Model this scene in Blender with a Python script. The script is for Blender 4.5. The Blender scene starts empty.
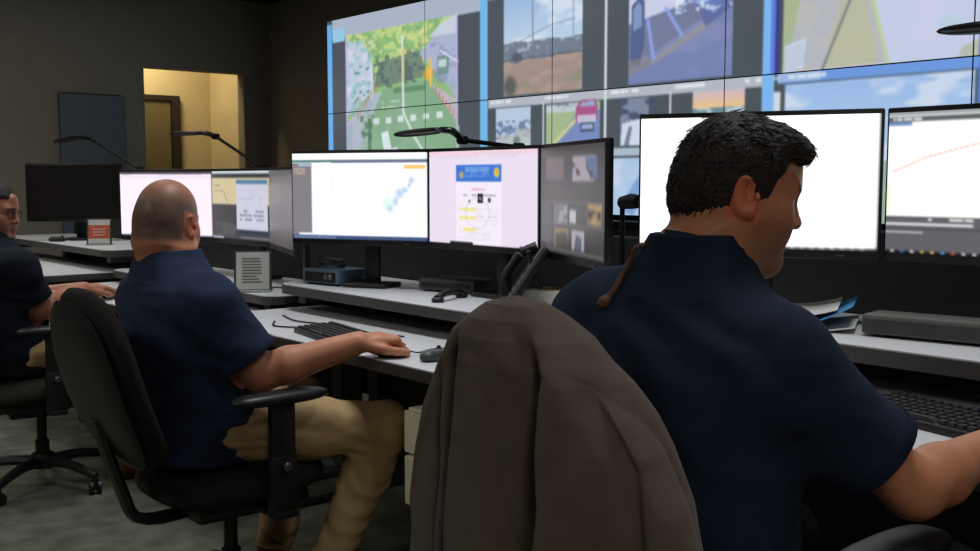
import bpy, bmesh, math, random
import numpy as np
from mathutils import Vector, Matrix
random.seed(7)
SC = bpy.context.scene
COL = SC.collection
R = math.radians

# ------------------------------------------------------------------ camera, world, lights, exposure
H = 1.27
cam = bpy.data.objects.new('camera', bpy.data.cameras.new('camera'))
COL.objects.link(cam)
cam.data.lens = 36 * 1050 / 980
cam.data.clip_start = 0.02
cam.location = (0, 0, H)
cam.rotation_euler = (R(90) - math.atan(95.5 / 1050), 0, math.atan2(.763, .647))
SC.camera = cam

SC.view_settings.view_transform = 'Standard'
SC.view_settings.look = 'None'
SC.view_settings.gamma = 1
SC.view_settings.use_curve_mapping = False
SC.view_settings.exposure = 0
SC.cycles.use_denoising = True
SC.cycles.max_bounces = 6
SC.cycles.sample_clamp_indirect = 3

world = bpy.data.worlds.new('world')
SC.world = world
world.use_nodes = True
world.node_tree.nodes['Background'].inputs[0].default_value = (.8, .85, 1, 1)
world.node_tree.nodes['Background'].inputs[1].default_value = .01


def area(name, loc, size, power, color=(1, 1, 1), spread=180, rot=(0, 0, 0), size_y=None):
    l = bpy.data.lights.new(name, 'AREA')
    l.energy = power
    l.color = color
    l.size = size
    if size_y:
        l.shape = 'RECTANGLE'
        l.size_y = size_y
    l.spread = R(spread)
    o = bpy.data.objects.new(name, l)
    o.location = loc
    o.rotation_euler = rot
    COL.objects.link(o)
    return o


# dimmed ceiling panels over the consoles, added soft fill over the aisle and by the left wall, and the warm passage lamp
for i, a in enumerate((-6.1, -4.35, -2.6, -0.9)):
    area('console_downlight', (a, 1.75, 2.66), .55, (6, 6.5, 8.5, 6)[i], (.93, .97, 1), 110)
area('aisle_fill_light', (-3.2, -.9, 2.66), 1.2, 22, (1, .95, .88), 150, size_y=.6)  # out-of-view soft fill for the operators' backs and the jacket
area('aisle_fill_light', (1.1, -.3, 2.66), 1.0, 26, (1, .93, .85), 150, size_y=.6)  # fill set to the right to rake the jacket and lift the face
area('aisle_fill_light', (-5.9, .1, 2.66), 1.2, 16, (1, .97, .85), 150, size_y=.6)
area('wall_fill_light', (-6.3, 2.2, 2.66), 1.0, 6.5, (1, .93, .84), 180)  # unseen fill added to brighten the left wall
area('passage_lamp', (-8.12, 3.35, 2.6), .3, 12, (1, .82, .52), 170)

# ------------------------------------------------------------------ colour and materials
def lin(c):
    c = np.asarray(c, float) / 255.
    return np.where(c <= .04045, c / 12.92, ((c + .055) / 1.055) ** 2.4)


def mat(name, rgb, rough=.6, metal=0., var=.12, scale=30., bump=.0, spec=.4, detail=3., sheen=0., bscale=None, stretch=None):
    m = bpy.data.materials.new(name)
    m.use_nodes = True
    nt = m.node_tree
    b = nt.nodes['Principled BSDF']
    c = lin(rgb)
    b.inputs['Roughness'].default_value = rough
    b.inputs['Metallic'].default_value = metal
    b.inputs['Specular IOR Level'].default_value = spec
    if sheen:
        b.inputs['Sheen Weight'].default_value = sheen
        b.inputs['Sheen Roughness'].default_value = .6
    tc = nt.nodes.new('ShaderNodeTexCoord')
    mp = nt.nodes.new('ShaderNodeMapping')
    if stretch:
        mp.inputs['Scale'].default_value = stretch
    nt.links.new(tc.outputs['Object'], mp.inputs[0])
    n = nt.nodes.new('ShaderNodeTexNoise')
    n.inputs['Scale'].default_value = scale
    n.inputs['Detail'].default_value = detail
    nt.links.new(mp.outputs[0], n.inputs['Vector'])
    r = nt.nodes.new('ShaderNodeMapRange')
    r.inputs[1].default_value = .3
    r.inputs[2].default_value = .7
    nt.links.new(n.outputs[0], r.inputs[0])
    mx = nt.nodes.new('ShaderNodeMix')
    mx.data_type = 'RGBA'
    mx.inputs[6].default_value = (*(c * (1 - var)), 1)
    mx.inputs[7].default_value = (*np.minimum(c * (1 + var), 1), 1)
    nt.links.new(r.outputs[0], mx.inputs[0])
    nt.links.new(mx.outputs[2], b.inputs['Base Color'])
    if bump:
        n2 = nt.nodes.new('ShaderNodeTexNoise')
        n2.inputs['Scale'].default_value = bscale or scale * 4
        nt.links.new(mp.outputs[0], n2.inputs['Vector'])
        bp = nt.nodes.new('ShaderNodeBump')
        bp.inputs['Strength'].default_value = bump
        bp.inputs['Distance'].default_value = .004
        nt.links.new(n2.outputs[0], bp.inputs['Height'])
        nt.links.new(bp.outputs[0], b.inputs['Normal'])
    return m


def paint_mat(name, rough=.5, emit=None, spec=.35, sss=0.):
    """Colour comes from the mesh's own colour attribute (screen picture, skin tones, print)."""
    m = bpy.data.materials.new(name)
    m.use_nodes = True
    nt = m.node_tree
    b = nt.nodes['Principled BSDF']
    a = nt.nodes.new('ShaderNodeAttribute')
    a.attribute_name = 'paint'
    b.inputs['Roughness'].default_value = rough
    b.inputs['Specular IOR Level'].default_value = spec
    if emit:
        b.inputs['Base Color'].default_value = (.004, .004, .004, 1)
        nt.links.new(a.outputs['Color'], b.inputs['Emission Color'])
        b.inputs['Emission Strength'].default_value = emit
    else:
        nt.links.new(a.outputs['Color'], b.inputs['Base Color'])
        if sss:
            b.inputs['Subsurface Weight'].default_value = sss
            b.inputs['Subsurface Radius'].default_value = (.012, .005, .003)
            b.inputs['Subsurface Scale'].default_value = .6
    return m


M = {
    'wall': mat('wall_paint', (140, 133, 122), .9, var=.05, scale=6, bump=.05, bscale=300),
    'wall_warm': mat('passage_paint', (205, 190, 150), .9, var=.04, scale=5),
    'ceiling': mat('ceiling_paint', (42, 36, 33), .95, var=.08),
    'carpet': mat('carpet', (96, 98, 86), .97, var=.35, scale=9, bump=.5, bscale=400, detail=8, spec=.1),
    'panel': mat('blue_grey_panel', (96, 106, 118), .7, var=.05),
    'darkdoor': mat('passage_door', (110, 98, 66), .6, var=.1, scale=8),
    'doorframe': mat('dark_door_frame', (46, 38, 30), .5),
    'laminate': mat('white_laminate', (208, 208, 210), .38, var=.03, scale=4, spec=.45),
    'edge': mat('dark_edging', (70, 68, 66), .5, var=.08),
    'console': mat('charcoal_console', (38, 37, 38), .6),
    'black': mat('black_plastic', (24, 23, 24), .45, bump=.1, bscale=500),
    'black2': mat('soft_black', (34, 33, 33), .6),
    'bezel': mat('monitor_black', (22, 21, 24), .38),
    'chairfab': mat('black_upholstery', (34, 31, 28), .95, var=.25, scale=60, bump=.4, bscale=500, spec=.2),
    'chairmesh': mat('charcoal_upholstery', (46, 43, 38), .95, var=.2, scale=60, bump=.4, bscale=500, spec=.2),
    'chairplast': mat('chair_plastic', (30, 30, 32), .42),
    'navy': mat('navy_polo', (38, 49, 74), .9, var=.14, scale=30, bump=.35, bscale=700, spec=.2),
    'navy2': mat('dark_navy_polo', (31, 42, 62), .9, var=.14, scale=30, bump=.35, bscale=700, spec=.2),
    'darkshirt': mat('near_black_shirt', (24, 29, 40), .9, var=.15, scale=30, bump=.3, bscale=700, spec=.2),
    'khaki': mat('khaki_cotton', (186, 158, 114), .92, var=.1, scale=22, bump=.3, bscale=600, spec=.2),
    'darktrouser': mat('dark_trouser_cloth', (44, 46, 46), .92, var=.1, bump=.3, bscale=600),
    'jacket': mat('grey_brown_jacket', (96, 83, 74), .9, var=.10, scale=26, bump=.35, bscale=650, spec=.2, sheen=.1),
    'shoe': mat('brown_leather', (92, 48, 30), .45, var=.2),
    'shoe2': mat('black_leather', (26, 24, 24), .4),
    'hair': mat('black_hair', (34, 26, 23), .7, var=.5, scale=55, bump=.9, bscale=160, stretch=(1, .35, 1), spec=.45),
    'metal': mat('grey_metal', (120, 120, 122), .35, .8),
    'lampblk': mat('lamp_black', (20, 19, 20), .35),
    'radio': mat('blue_grey_casing', (88, 108, 132), .45, var=.08),
    'greybox': mat('grey_box_casing', (96, 92, 88), .5, var=.06),
    'darkgrey': mat('dark_grey_casing', (62, 61, 62), .5),
    'cream': mat('cream_metal', (236, 230, 204), .5, var=.03),
    'paperw': mat('white_paper', (205, 205, 200), .8, var=.03),
    'paperb': mat('blue_print', (70, 140, 190), .6, var=.2, scale=30),
    'papery': mat('tan_card', (196, 160, 110), .8),
    'orange': mat('orange_print', (196, 92, 54), .7, var=.15, scale=60),
    'ink': mat('grey_ink', (110, 108, 104), .8),
    'strap': mat('brown_leather_cord', (98, 62, 40), .6, var=.25, scale=60, bump=.3),
    'acrylic': mat('clear_acrylic_edge', (150, 155, 150), .2, spec=.6),
    'blue': mat('blue_plastic', (40, 60, 170), .4),
    'key': mat('keycap_black', (40, 40, 42), .5),
    'mouse': mat('grey_mouse', (62, 68, 66), .4),
    'lens': mat('lens_dark', (40, 44, 60), .1, spec=.8),
    'skinpaint': paint_mat('skin', .48, sss=.12),
    'wallscreen': paint_mat('video_wall_picture', .35, emit=1.0),
    'screen': paint_mat('screen_picture', .3, emit=1.0),
    'screen_soft': paint_mat('white_screen_picture', .3, emit=1.1),
    'screen_bright': paint_mat('bright_screen_picture', .3, emit=1.5),
    'screen_dim': paint_mat('dim_screen_picture', .3, emit=.75),
}
M['wallscreen'].cycles.emission_sampling = 'NONE'

# ------------------------------------------------------------------ object helpers
def link(o, parent=None):
    COL.objects.link(o)
    if parent is not None:
        o.parent = parent
    return o


def thing(name, label, cat, loc=(0, 0, 0), rz=0, group=None):
    o = bpy.data.objects.new(name, None)
    o.empty_display_size = .05
    o.location = loc
    o.rotation_euler = (0, 0, rz)
    o['label'] = label
    o['category'] = cat
    if group:
        o['group'] = group
    return link(o)


def tag(o, label, cat, group=None):
    o['label'] = label
    o['category'] = cat
    if group:
        o['group'] = group
    return o


def root_inv(o):
    """world -> local of an unparented root (matrix_world is not evaluated yet)."""
    return (Matrix.Translation(o.location) @ Matrix.Rotation(o.rotation_euler[2], 4, 'Z')).inverted()


def finish(name, me, m, parent, smooth):
    if m is not None:
        for x in (m if isinstance(m, (list, tuple)) else [m]):
            me.materials.append(x)
    if smooth:
        me.shade_smooth()
    return link(bpy.data.objects.new(name, me), parent)


def obj(name, bm, m, parent=None, smooth=False, sharp=35):
    me = bpy.data.meshes.new(name)
    bmesh.ops.recalc_face_normals(bm, faces=bm.faces)
    bm.to_mesh(me)
    bm.free()
    if smooth:
        me.shade_smooth()
        try:
            me.set_sharp_from_angle(angle=R(sharp))
        except Exception:
            pass
    return finish(name, me, m, parent, False)


def struct(name, bm, m, parent=None):
    o = obj(name, bm, m, parent)
    if parent is None:
        o['kind'] = 'structure'
    return o


def nobj(name, V, F, m, parent=None, world_root=None, smooth=True):
    """numpy verts / faces -> object; V in world space is moved into world_root's local space."""
    V = np.asarray(V, float)
    if world_root is not None:
        mi = np.array(root_inv(world_root))
        V = V @ mi[:3, :3].T + mi[:3, 3]
    me = bpy.data.meshes.new(name)
    me.from_pydata(V.tolist(), [], np.asarray(F).tolist() if not isinstance(F, list) else F)
    me.update()
    return finish(name, me, m, parent, smooth)


def box(bm, c, s, rot=None, bevel=0., seg=2):
    r = bmesh.ops.create_cube(bm, size=1)
    vs = r['verts']
    bmesh.ops.scale(bm, vec=s, verts=vs)
    if bevel:
        es = list({e for v in vs for e in v.link_edges})
        g = bmesh.ops.bevel(bm, geom=es, offset=bevel, segments=seg, affect='EDGES', profile=.5)
        vs = list({v for f in g['faces'] for v in f.verts} | {v for v in vs if v.is_valid})
    if rot is not None:
        bmesh.ops.rotate(bm, cent=(0, 0, 0), matrix=rot, verts=vs)
    bmesh.ops.translate(bm, vec=c, verts=vs)
    return vs


def BM(*boxes):
    bm = bmesh.new()
    for b in boxes:
        box(bm, *b)
    return bm


def smooth_path(pts, n=6):
    P = [np.array(p, float) for p in pts]
    if len(P) < 3:
        return P
    P = [2 * P[0] - P[1]] + P + [2 * P[-1] - P[-2]]
    out = []
    for i in range(1, len(P) - 2):
        for k in range(n):
            t = k / n
            a, b, c, d = P[i - 1], P[i], P[i + 1], P[i + 2]
            out.append(.5 * (2 * b + (c - a) * t + (2 * a - 5 * b + 4 * c - d) * t * t + (3 * b - a - 3 * c + d) * t ** 3))
    out.append(P[-2])
    return out


def tube(bm, pts, rad, n=8, curve=0, flat=1.):
    P = smooth_path(pts, curve) if curve else [np.array(p, float) for p in pts]
    rr = np.interp(np.linspace(0, 1, len(P)), np.linspace(0, 1, len(rad)), rad) if hasattr(rad, '__len__') else [rad] * len(P)
    rings = []
    up = np.array([0, 0, 1.])
    for i, p in enumerate(P):
        t = P[min(i + 1, len(P) - 1)] - P[max(i - 1, 0)]
        t = t / (np.linalg.norm(t) + 1e-9)
        s = np.cross(t, up if abs(t[2]) < .95 else np.array([0, 1., 0]))
        s /= np.linalg.norm(s)
        u = np.cross(s, t)
        rings.append([bm.verts.new(p + rr[i] * (math.cos(a) * s + flat * math.sin(a) * u)) for a in np.linspace(0, 2 * math.pi, n, endpoint=False)])
    for a, b in zip(rings, rings[1:]):
        for k in range(n):
            bm.faces.new((a[k], a[(k + 1) % n], b[(k + 1) % n], b[k]))
    bm.faces.new(rings[0][::-1])
    bm.faces.new(rings[-1])
    return bm


def lathe(bm, prof, c=(0, 0, 0), n=16, rot=None):
    rings = []
    for r, z in prof:
        rings.append([bm.verts.new((r * math.cos(a), r * math.sin(a), z)) for a in np.linspace(0, 2 * math.pi, n, endpoint=False)])
    for a, b in zip(rings, rings[1:]):
        for k in range(n):
            bm.faces.new((a[k], a[(k + 1) % n], b[(k + 1) % n], b[k]))
    bm.faces.new(rings[0][::-1])
    bm.faces.new(rings[-1])
    vs = [v for r_ in rings for v in r_]
    if rot is not None:
        bmesh.ops.rotate(bm, cent=(0, 0, 0), matrix=rot, verts=vs)
    bmesh.ops.translate(bm, vec=c, verts=vs)
    return bm


def pillow(bm, w, h, t, ex=3.5, bend=None, n=40, m=9, edge=.45):
    """closed cushion: superellipse outline in x/z, thickness along y; bend(x,z) -> y offset"""
    V = []
    for side in (-1, 1):
        rows = []
        for j in range(m):
            r = math.sin(j / (m - 1) * math.pi / 2)
            row = []
            for k in range(n):
                a = 2 * math.pi * k / n
                ca, sa = math.cos(a), math.sin(a)
                q = (abs(ca) ** ex + abs(sa) ** ex) ** (-1 / ex)
                x, z = r * q * ca * w / 2, r * q * sa * h / 2
                y = side * t / 2 * (1 - r ** 5) ** edge
                if bend:
                    y += bend(x, z)
                row.append((x, y, z))
                if j == 0:
                    break
            rows.append(row)
        V.append(rows)
    allv = []
    for s, rows in enumerate(V):
        allv.append([[bm.verts.new(p) for p in row] for row in (rows[:-1])])
    rim = [bm.verts.new(p) for p in V[0][-1]]
    for rows in allv:
        rows.append(rim)
        for k in range(n):
            bm.faces.new((rows[0][0], rows[1][k], rows[1][(k + 1) % n]))
        for a, b in zip(rows[1:], rows[2:]):
            for k in range(n):
                bm.faces.new((a[k], b[k], b[(k + 1) % n], a[(k + 1) % n]))
    return bm


def xf(bm, loc=(0, 0, 0), rot=None):
    if rot is not None:
        bmesh.ops.rotate(bm, cent=(0, 0, 0), matrix=rot, verts=bm.verts)
    bmesh.ops.translate(bm, vec=loc, verts=bm.verts)
    return bm


def rotm(x=0, y=0, z=0):
    return (Matrix.Rotation(R(z), 3, 'Z') @ Matrix.Rotation(R(y), 3, 'Y') @ Matrix.Rotation(R(x), 3, 'X'))


# ------------------------------------------------------------------ noise
def vnoise(P, seed=0):
    P = np.asarray(P, float)
    I = np.floor(P).astype(np.int64)
    f = P - I
    f = f * f * (3 - 2 * f)

    def hsh(i):
        h = (i[..., 0] * 374761393 + i[..., 1] * 668265263 + i[..., 2] * 2147483647 + seed * 974711) & 0xffffffff
        h = ((h ^ (h >> 13)) * 1274126177) & 0xffffffff
        return ((h ^ (h >> 16)) & 0xffff) / 65535.
    r = 0
    for dx in (0, 1):
        for dy in (0, 1):
            for dz in (0, 1):
                w = (f[..., 0] if dx else 1 - f[..., 0]) * (f[..., 1] if dy else 1 - f[..., 1]) * (f[..., 2] if dz else 1 - f[..., 2])
                r = r + w * hsh(I + np.array([dx, dy, dz]))
    return r


def fbm(P, seed=0, o=3):
    P = np.asarray(P, float)
    return sum(vnoise(P * 2 ** i + 17 * i, seed + i) * .5 ** i for i in range(o)) / sum(.5 ** i for i in range(o))


# ------------------------------------------------------------------ pictures on screens: painted on a fine grid
class Pic:
    def __init__(s, X, Y):
        s.X, s.Y = X, Y
        s.c = np.zeros(X.shape + (3,))

    def put(s, mask, c, a=1.):
        c = np.asarray(c, float)
        w = (mask * a)[..., None]
        s.c = s.c * (1 - w) + c * w
        return s

    def rect(s, x0, y0, x1, y1, c, a=1.):
        return s.put(((s.X >= x0) & (s.X < x1) & (s.Y >= y0) & (s.Y < y1)).astype(float), c, a)

    def grad(s, x0, y0, x1, y1, ca, cb):
        m = ((s.X >= x0) & (s.X < x1) & (s.Y >= y0) & (s.Y < y1)).astype(float)
        t = np.clip((s.Y - y0) / (y1 - y0), 0, 1)[..., None]
        return s.put(m, np.asarray(ca, float) * (1 - t) + np.asarray(cb, float) * t)

    def inpoly(s, pts):
        r = np.zeros(s.X.shape, bool)
        for (x0, y0), (x1, y1) in zip(pts, pts[1:] + pts[:1]):
            if y0 == y1:
                continue
            r ^= ((y0 > s.Y) != (y1 > s.Y)) & (s.X < (x1 - x0) * (s.Y - y0) / (y1 - y0) + x0)
        return r.astype(float)

    def poly(s, pts, c, a=1.):
        return s.put(s.inpoly(list(pts)), c, a)

    def line(s, pts, w, c, a=1., asp=1.):
        m = np.zeros(s.X.shape)
        for (x0, y0), (x1, y1) in zip(pts, pts[1:]):
            dx, dy = (x1 - x0) * asp, y1 - y0
            px, py = (s.X - x0) * asp, s.Y - y0
            t = np.clip((px * dx + py * dy) / (dx * dx + dy * dy + 1e-12), 0, 1)
            d = np.hypot(px - t * dx, py - t * dy)
            m = np.maximum(m, np.clip(1.5 - d / w, 0, 1))
        return s.put(m, c, a)

    def blob(s, cx, cy, rx, ry, c, a=1., soft=.5):
        d = np.hypot((s.X - cx) / rx, (s.Y - cy) / ry)
        return s.put(np.clip((1 - d) / soft, 0, 1), c, a)

    def noise(s, x0, y0, x1, y1, sc, c, thr=.5, a=1., seed=0, soft=.08, sy=1.):
        m = ((s.X >= x0) & (s.X < x1) & (s.Y >= y0) & (s.Y < y1))
        n = fbm(np.stack([s.X * sc, s.Y * sc * sy, 0 * s.X], -1), seed)
        return s.put(m * np.clip((n - thr) / soft, 0, 1), c, a)

    def dashes(s, x0, y0, x1, y1, rows, c, a=1., fill=.7, seed=1, h=.4):
        rr = random.Random(seed)
        dy = (y1 - y0) / rows
        for i in range(rows):
            x = x0
            while x < x1:
                l = rr.uniform(.02, .09) * (x1 - x0) * 2
                if rr.random() < fill:
                    s.rect(x, y0 + i * dy, min(x + l, x1), y0 + i * dy + dy * h, c, a)
                x += l + .015 * (x1 - x0)
        return s


def picture(name, w, h, nx, ny, fn, m, parent, loc=(0, 0, 0), u0=0, u1=1, v0=0, v1=1, soft=1):
    """flat picture in local x/z, facing -y; fn(Pic) paints sRGB 0..255"""
    gx, gz = np.meshgrid(np.linspace(0, 1, nx + 1), np.linspace(0, 1, ny + 1))
    V = np.stack([loc[0] + (gx - .5) * w, 0 * gx + loc[1], loc[2] + (.5 - gz) * h], -1).reshape(-1, 3)
    i = np.arange(nx * ny)
    a = (i // nx) * (nx + 1) + i % nx
    F = np.stack([a, a + nx + 1, a + nx + 2, a + 1], -1)
    p = Pic(u0 + gx * (u1 - u0), v0 + gz * (v1 - v0))
    fn(p)
    for _ in range(soft):       # the pictures are soft video, not crisp print
        for ax in (0, 1):
            q = np.pad(p.c, [(1, 1) if ax == 0 else (0, 0), (1, 1) if ax == 1 else (0, 0), (0, 0)], 'edge')
            p.c = (q[:-2] + 2 * q[1:-1] + q[2:]) / 4 if ax == 0 else (q[:, :-2] + 2 * q[:, 1:-1] + q[:, 2:]) / 4
    c = lin(np.clip(p.c, 0, 255)).reshape(-1, 3)
    me = bpy.data.meshes.new(name)
    me.vertices.add(len(V))
    me.vertices.foreach_set('co', V.ravel())
    me.loops.add(len(F) * 4)
    me.loops.foreach_set('vertex_index', F.ravel())
    me.polygons.add(len(F))
    me.polygons.foreach_set('loop_start', np.arange(len(F)) * 4)
    me.update()
    me.validate()
    at = me.color_attributes.new('paint', 'FLOAT_COLOR', 'POINT')
    at.data.foreach_set('color', np.concatenate([c, np.ones((len(c), 1))], 1).ravel())
    return finish(name, me, m, parent, False)


# ------------------------------------------------------------------ the room
AW, BW = -7.83, 4.27            # left wall plane, front (video) wall plane
CZ = 2.7
AR, BB = 2.2, -3.2              # right wall, wall behind the camera
struct('floor', BM((((AW + AR) / 2 - .6, (BW + BB) / 2, -.05), (AR - AW + 1.6, BW - BB + .4, .1))), M['carpet'])
struct('ceiling', BM((((AW + AR) / 2 - .6, (BW + BB) / 2, CZ + .05), (AR - AW + 1.6, BW - BB + .4, .1))), M['ceiling'])
struct('wall_front', BM((((AW + AR) / 2, BW + .05, CZ / 2), (AR - AW + .2, .1, CZ))), M['wall'])
O0, O1, OZ = 3.205, 4.03, 2.12  # passage opening in the left wall
struct('wall_left', BM(((AW - .05, (BB + O0) / 2, CZ / 2), (.1, O0 - BB, CZ)),
                       ((AW - .05, (O0 + O1) / 2, (OZ + CZ) / 2), (.1, O1 - O0, CZ - OZ)),
                       ((AW - .05, (O1 + BW) / 2, CZ / 2), (.1, BW - O1, CZ))), M['wall'])
struct('wall_right', BM(((AR + .05, (BW + BB) / 2, CZ / 2), (.1, BW - BB, CZ))), M['wall'])
struct('wall_back', BM((((AW + AR) / 2, BB - .05, CZ / 2), (AR - AW + .2, .1, CZ))), M['wall'])
# passage beyond the opening
struct('wall_passage', BM(((-8.55, 3.0, CZ / 2), (.1, 2.5, CZ)), ((-8.2, O1 + .055, CZ / 2), (.62, .05, CZ)),
                          ((-8.2, 1.8, CZ / 2), (.6, .05, CZ))), M['wall_warm'])
d = struct('door_1', BM(((-8.49, 3.36, .965), (.03, .66, 1.92))), M['darkdoor'])
bm = bmesh.new()
box(bm, (-8.485, 3.735, .965), (.05, .075, 1.93))
box(bm, (-8.485, 3.0, .965), (.05, .06, 1.93))
box(bm, (-8.485, 3.37, 1.95), (.05, .80, .04))
struct('door_frame', bm, M['doorframe'], d)
bm = bmesh.new()
lathe(bm, [(.012, 0), (.012, .03), (.028, .04), (.03, .06), (.018, .075)], (-8.47, 3.62, 1.0), 12, rotm(y=90))
struct('door_knob', bm, M['metal'], d)
bm = bmesh.new()
box(bm, (AW + .006, (BB + O0) / 2, .05), (.012, O0 - BB, .1))
box(bm, (AW + .006, (O1 + BW) / 2, .05), (.012, BW - O1, .1))
struct('baseboard_left', bm, M['edge'])
struct('baseboard_front', BM((((AW + AR) / 2, BW - .006, .05), (AR - AW - .1, .012, .1))), M['edge'])
# opening trim: thin rounded corner beads of the plastered opening
bm = bmesh.new()
box(bm, (AW - .05, O0 - .006, OZ / 2), (.106, .012, OZ))
box(bm, (AW - .05, O1 + .006, OZ / 2), (.106, .012, OZ))
box(bm, (AW - .05, (O0 + O1) / 2, OZ + .006), (.106, O1 - O0 + .02, .012))
struct('trim_1', bm, M['wall'])

# tall blue-grey panel on the left wall
t = thing('wall_panel', 'tall blue-grey flat panel on the dark wall left of the lit opening', 'panel', (AW, 2.80, 0))
obj('panel_face', BM(((.022, 0, .95), (.03, .47, 1.88), None, .004)), M['panel'], t)
obj('panel_back', BM(((.006, 0, .95), (.010, .44, 1.90))), M['console'], t)

# ------------------------------------------------------------------ video wall
WA0, WTOP, PW, PH, WB = -6.828, 2.44, 1.21, .68, 4.2
DK = (50, 56, 62)


def wall_picture(p):
    q = p
    q.rect(-1, -1, 9, 9, DK)
    q.noise(0, 0, 5, 2, 3, (58, 64, 68), .5, .5, 3, .3)
    # --- headers
    q.rect(.06, 0, 1.47, .2, (168, 178, 196))
    q.rect(.06, .1, .2, .24, (140, 205, 232))
    # --- street scene, first window
    x0, x1 = .205, 1.285
    q.rect(x0, .19, x1, 2, (136, 186, 104))
    q.noise(x0, .19, x1, .72, 16, (196, 222, 120), .5, .85, 5)
    q.noise(x0, .19, x1, .72, 20, (116, 166, 92), .56, .8, 8)
    q.noise(x0, .19, x1, .6, 26, (240, 226, 130), .62, .8, 11)
    q.poly([(.56, .52), (.95, .46), (1.02, .72), (.50, .78)], (96, 116, 98), .9)
    q.noise(.5, .45, 1.02, .8, 22, (58, 78, 78), .5, .7, 2)
    q.poly([(x0, .25), (.40, .3), (.5, .55), (.5, .82), (x0, 1.05)], (196, 206, 228), .95)
    q.noise(x0, .25, .5, 1.0, 18, (130, 190, 190), .55, .8, 4)
    q.noise(x0, .25, .5, 1.0, 12, (228, 222, 246), .55, .8, 6)
    q.noise(.3, .4, .46, .95, 30, (60, 110, 80), .6, .8, 9)
    q.poly([(.95, .5), (1.10, .33), (x1, .2), (x1, .98), (1.12, .72)], (170, 176, 214), .95)
    q.poly([(1.03, .36), (1.14, .24), (x1, .18), (x1, .36)], (206, 214, 228), .95)
    q.noise(1.05, .42, x1, .8, 14, (120, 130, 170), .55, .6, 14)
    q.rect(1.11, .55, 1.21, .72, (100, 132, 120), .9)
    q.rect(1.12, .58, 1.19, .65, (208, 224, 224), .9)
    q.line([(1.14, .5), (x1, .62)], .008, (225, 232, 245), 1)
    q.poly([(.5, .84), (x0, 1.12), (x0, 2), (.36, 2), (.52, 1.0), (.6, .82)], (186, 184, 214), .9)
    q.noise(x0, .9, .5, 2, 12, (140, 170, 180), .55, .6, 21)
    q.poly([(1.06, .80), (x1, .98), (x1, 1.4), (1.1, .9)], (206, 182, 206), .9)
    q.poly([(.60, .80), (1.03, .75), (1.30, 1.22), (1.285, 2), (.34, 2), (.46, 1.1)], (122, 166, 122), 1)
    q.noise(.34, .8, 1.29, 2, 7, (140, 178, 140), .5, .6, 31, .2)
    q.rect(.70, .80, 1.0, .85, (74, 120, 76), .85)
    q.line([(.79, .3), (.795, 1.05), (.9, 1.3), (1.16, 1.75)], .010, (222, 238, 226), 1)
    q.line([(.80, .42), (.80, .74)], .008, (212, 190, 80), 1)
    for i in range(6):
        xx = .5 + i * .12
        q.rect(xx, 1.09 - i * .004, xx + .055, 1.15 - i * .004, (222, 236, 232), .95)
    q.dashes(.58, .92, .76, 1.02, 2, (196, 224, 206), .9, .8, 5)
    q.poly([(.575, 1.24), (.645, 1.22), (.675, 1.40), (.74, 1.39), (.66, 1.53), (.525, 1.45), (.60, 1.42)], (226, 240, 240), 1)
    q.rect(.44, 1.08, .475, 1.55, (64, 110, 74), .85)
    q.noise(.36, 1.05, .5, 1.5, 24, (60, 104, 70), .5, .8, 40)
    q.rect(.25, 1.43, .36, 1.6, (204, 216, 230), .9)
    q.blob(1.03, .70, .055, .085, (246, 176, 40), 1)
    q.line([(1.045, .56), (1.05, .82)], .010, (250, 190, 70), 1)
    for i in range(7):
        q.rect(.33 + i * .028, 1.02 - i * .045, .342 + i * .028, 1.08 - i * .045, (206, 106, 90), .8)
        q.rect(1.09 + i * .03, .83 + i * .045, 1.103 + i * .03, .9 + i * .045, (206, 106, 100), .8)
    q.line([(x0 + .008, .2), (x0 + .008, 2)], .006, (190, 150, 240), 1)
    q.line([(x1 - .006, .2), (x1 - .006, 2)], .006, (206, 170, 246), 1)
    # --- field scene
    q.rect(1.53, 0, 2.34, .12, (172, 178, 184))
    q.grad(1.65, .02, 2.2, .66, (134, 172, 220), (204, 222, 244))
    q.noise(1.65, .02, 2.2, .6, 5, (232, 238, 248), .52, .8, 60, .15, 1.5)
    q.rect(1.65, .68, 2.2, .985, (156, 128, 116))
    q.noise(1.65, .68, 2.2, .985, 8, (176, 142, 128), .5, .8, 61, .15, 2)
    q.noise(1.65, .8, 2.2, .985, 9, (124, 128, 92), .58, .7, 62, .1, 2)
    m = ((q.X > 1.65) & (q.X < 2.2) & (np.abs(q.Y - .61) < .05 + .05 * fbm(np.stack([q.X * 12, 0 * q.X, 0 * q.X], -1), 70)))
    q.put(m.astype(float), (86, 94, 112), .9)
    q.noise(1.65, .52, 2.2, .66, 30, (190, 196, 214), .62, .7, 63)
    q.blob(1.75, .66, .05, .06, (54, 62, 84), .9)
    q.blob(1.70, .9, .06, .11, (58, 58, 60), .85)
    q.line([(1.86, .02), (1.865, .56)], .005, (110, 124, 150), .9)
    q.line([(2.14, .02), (2.14, .56)], .004, (130, 150, 170), .9)
    q.line([(1.78, .52), (2.0, .42), (2.15, .40)], .004, (100, 120, 140), .8)
    # --- parking scene
    q.rect(2.36, 0, 3.18, .06, (172, 178, 184))
    q.rect(2.485, .02, 3.035, .985, (104, 114, 170))
    q.poly([(2.485, .02), (3.035, .02), (3.035, .18), (2.80, .44), (2.485, .52)], (208, 208, 236))
    q.noise(2.485, .02, 3.035, .4, 5, (232, 222, 240), .5, .7, 81, .2)
    q.noise(2.485, .5, 3.035, .985, 6, (122, 128, 176), .5, .7, 80, .2)
    q.poly([(2.485, .52), (2.82, .42), (2.92, .52), (2.62, .76), (2.485, .8)], (98, 104, 138), .9)
    q.poly([(2.62, .80), (2.92, .55), (2.94, .6), (2.60, .86)], (142, 134, 144), .9)
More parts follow.
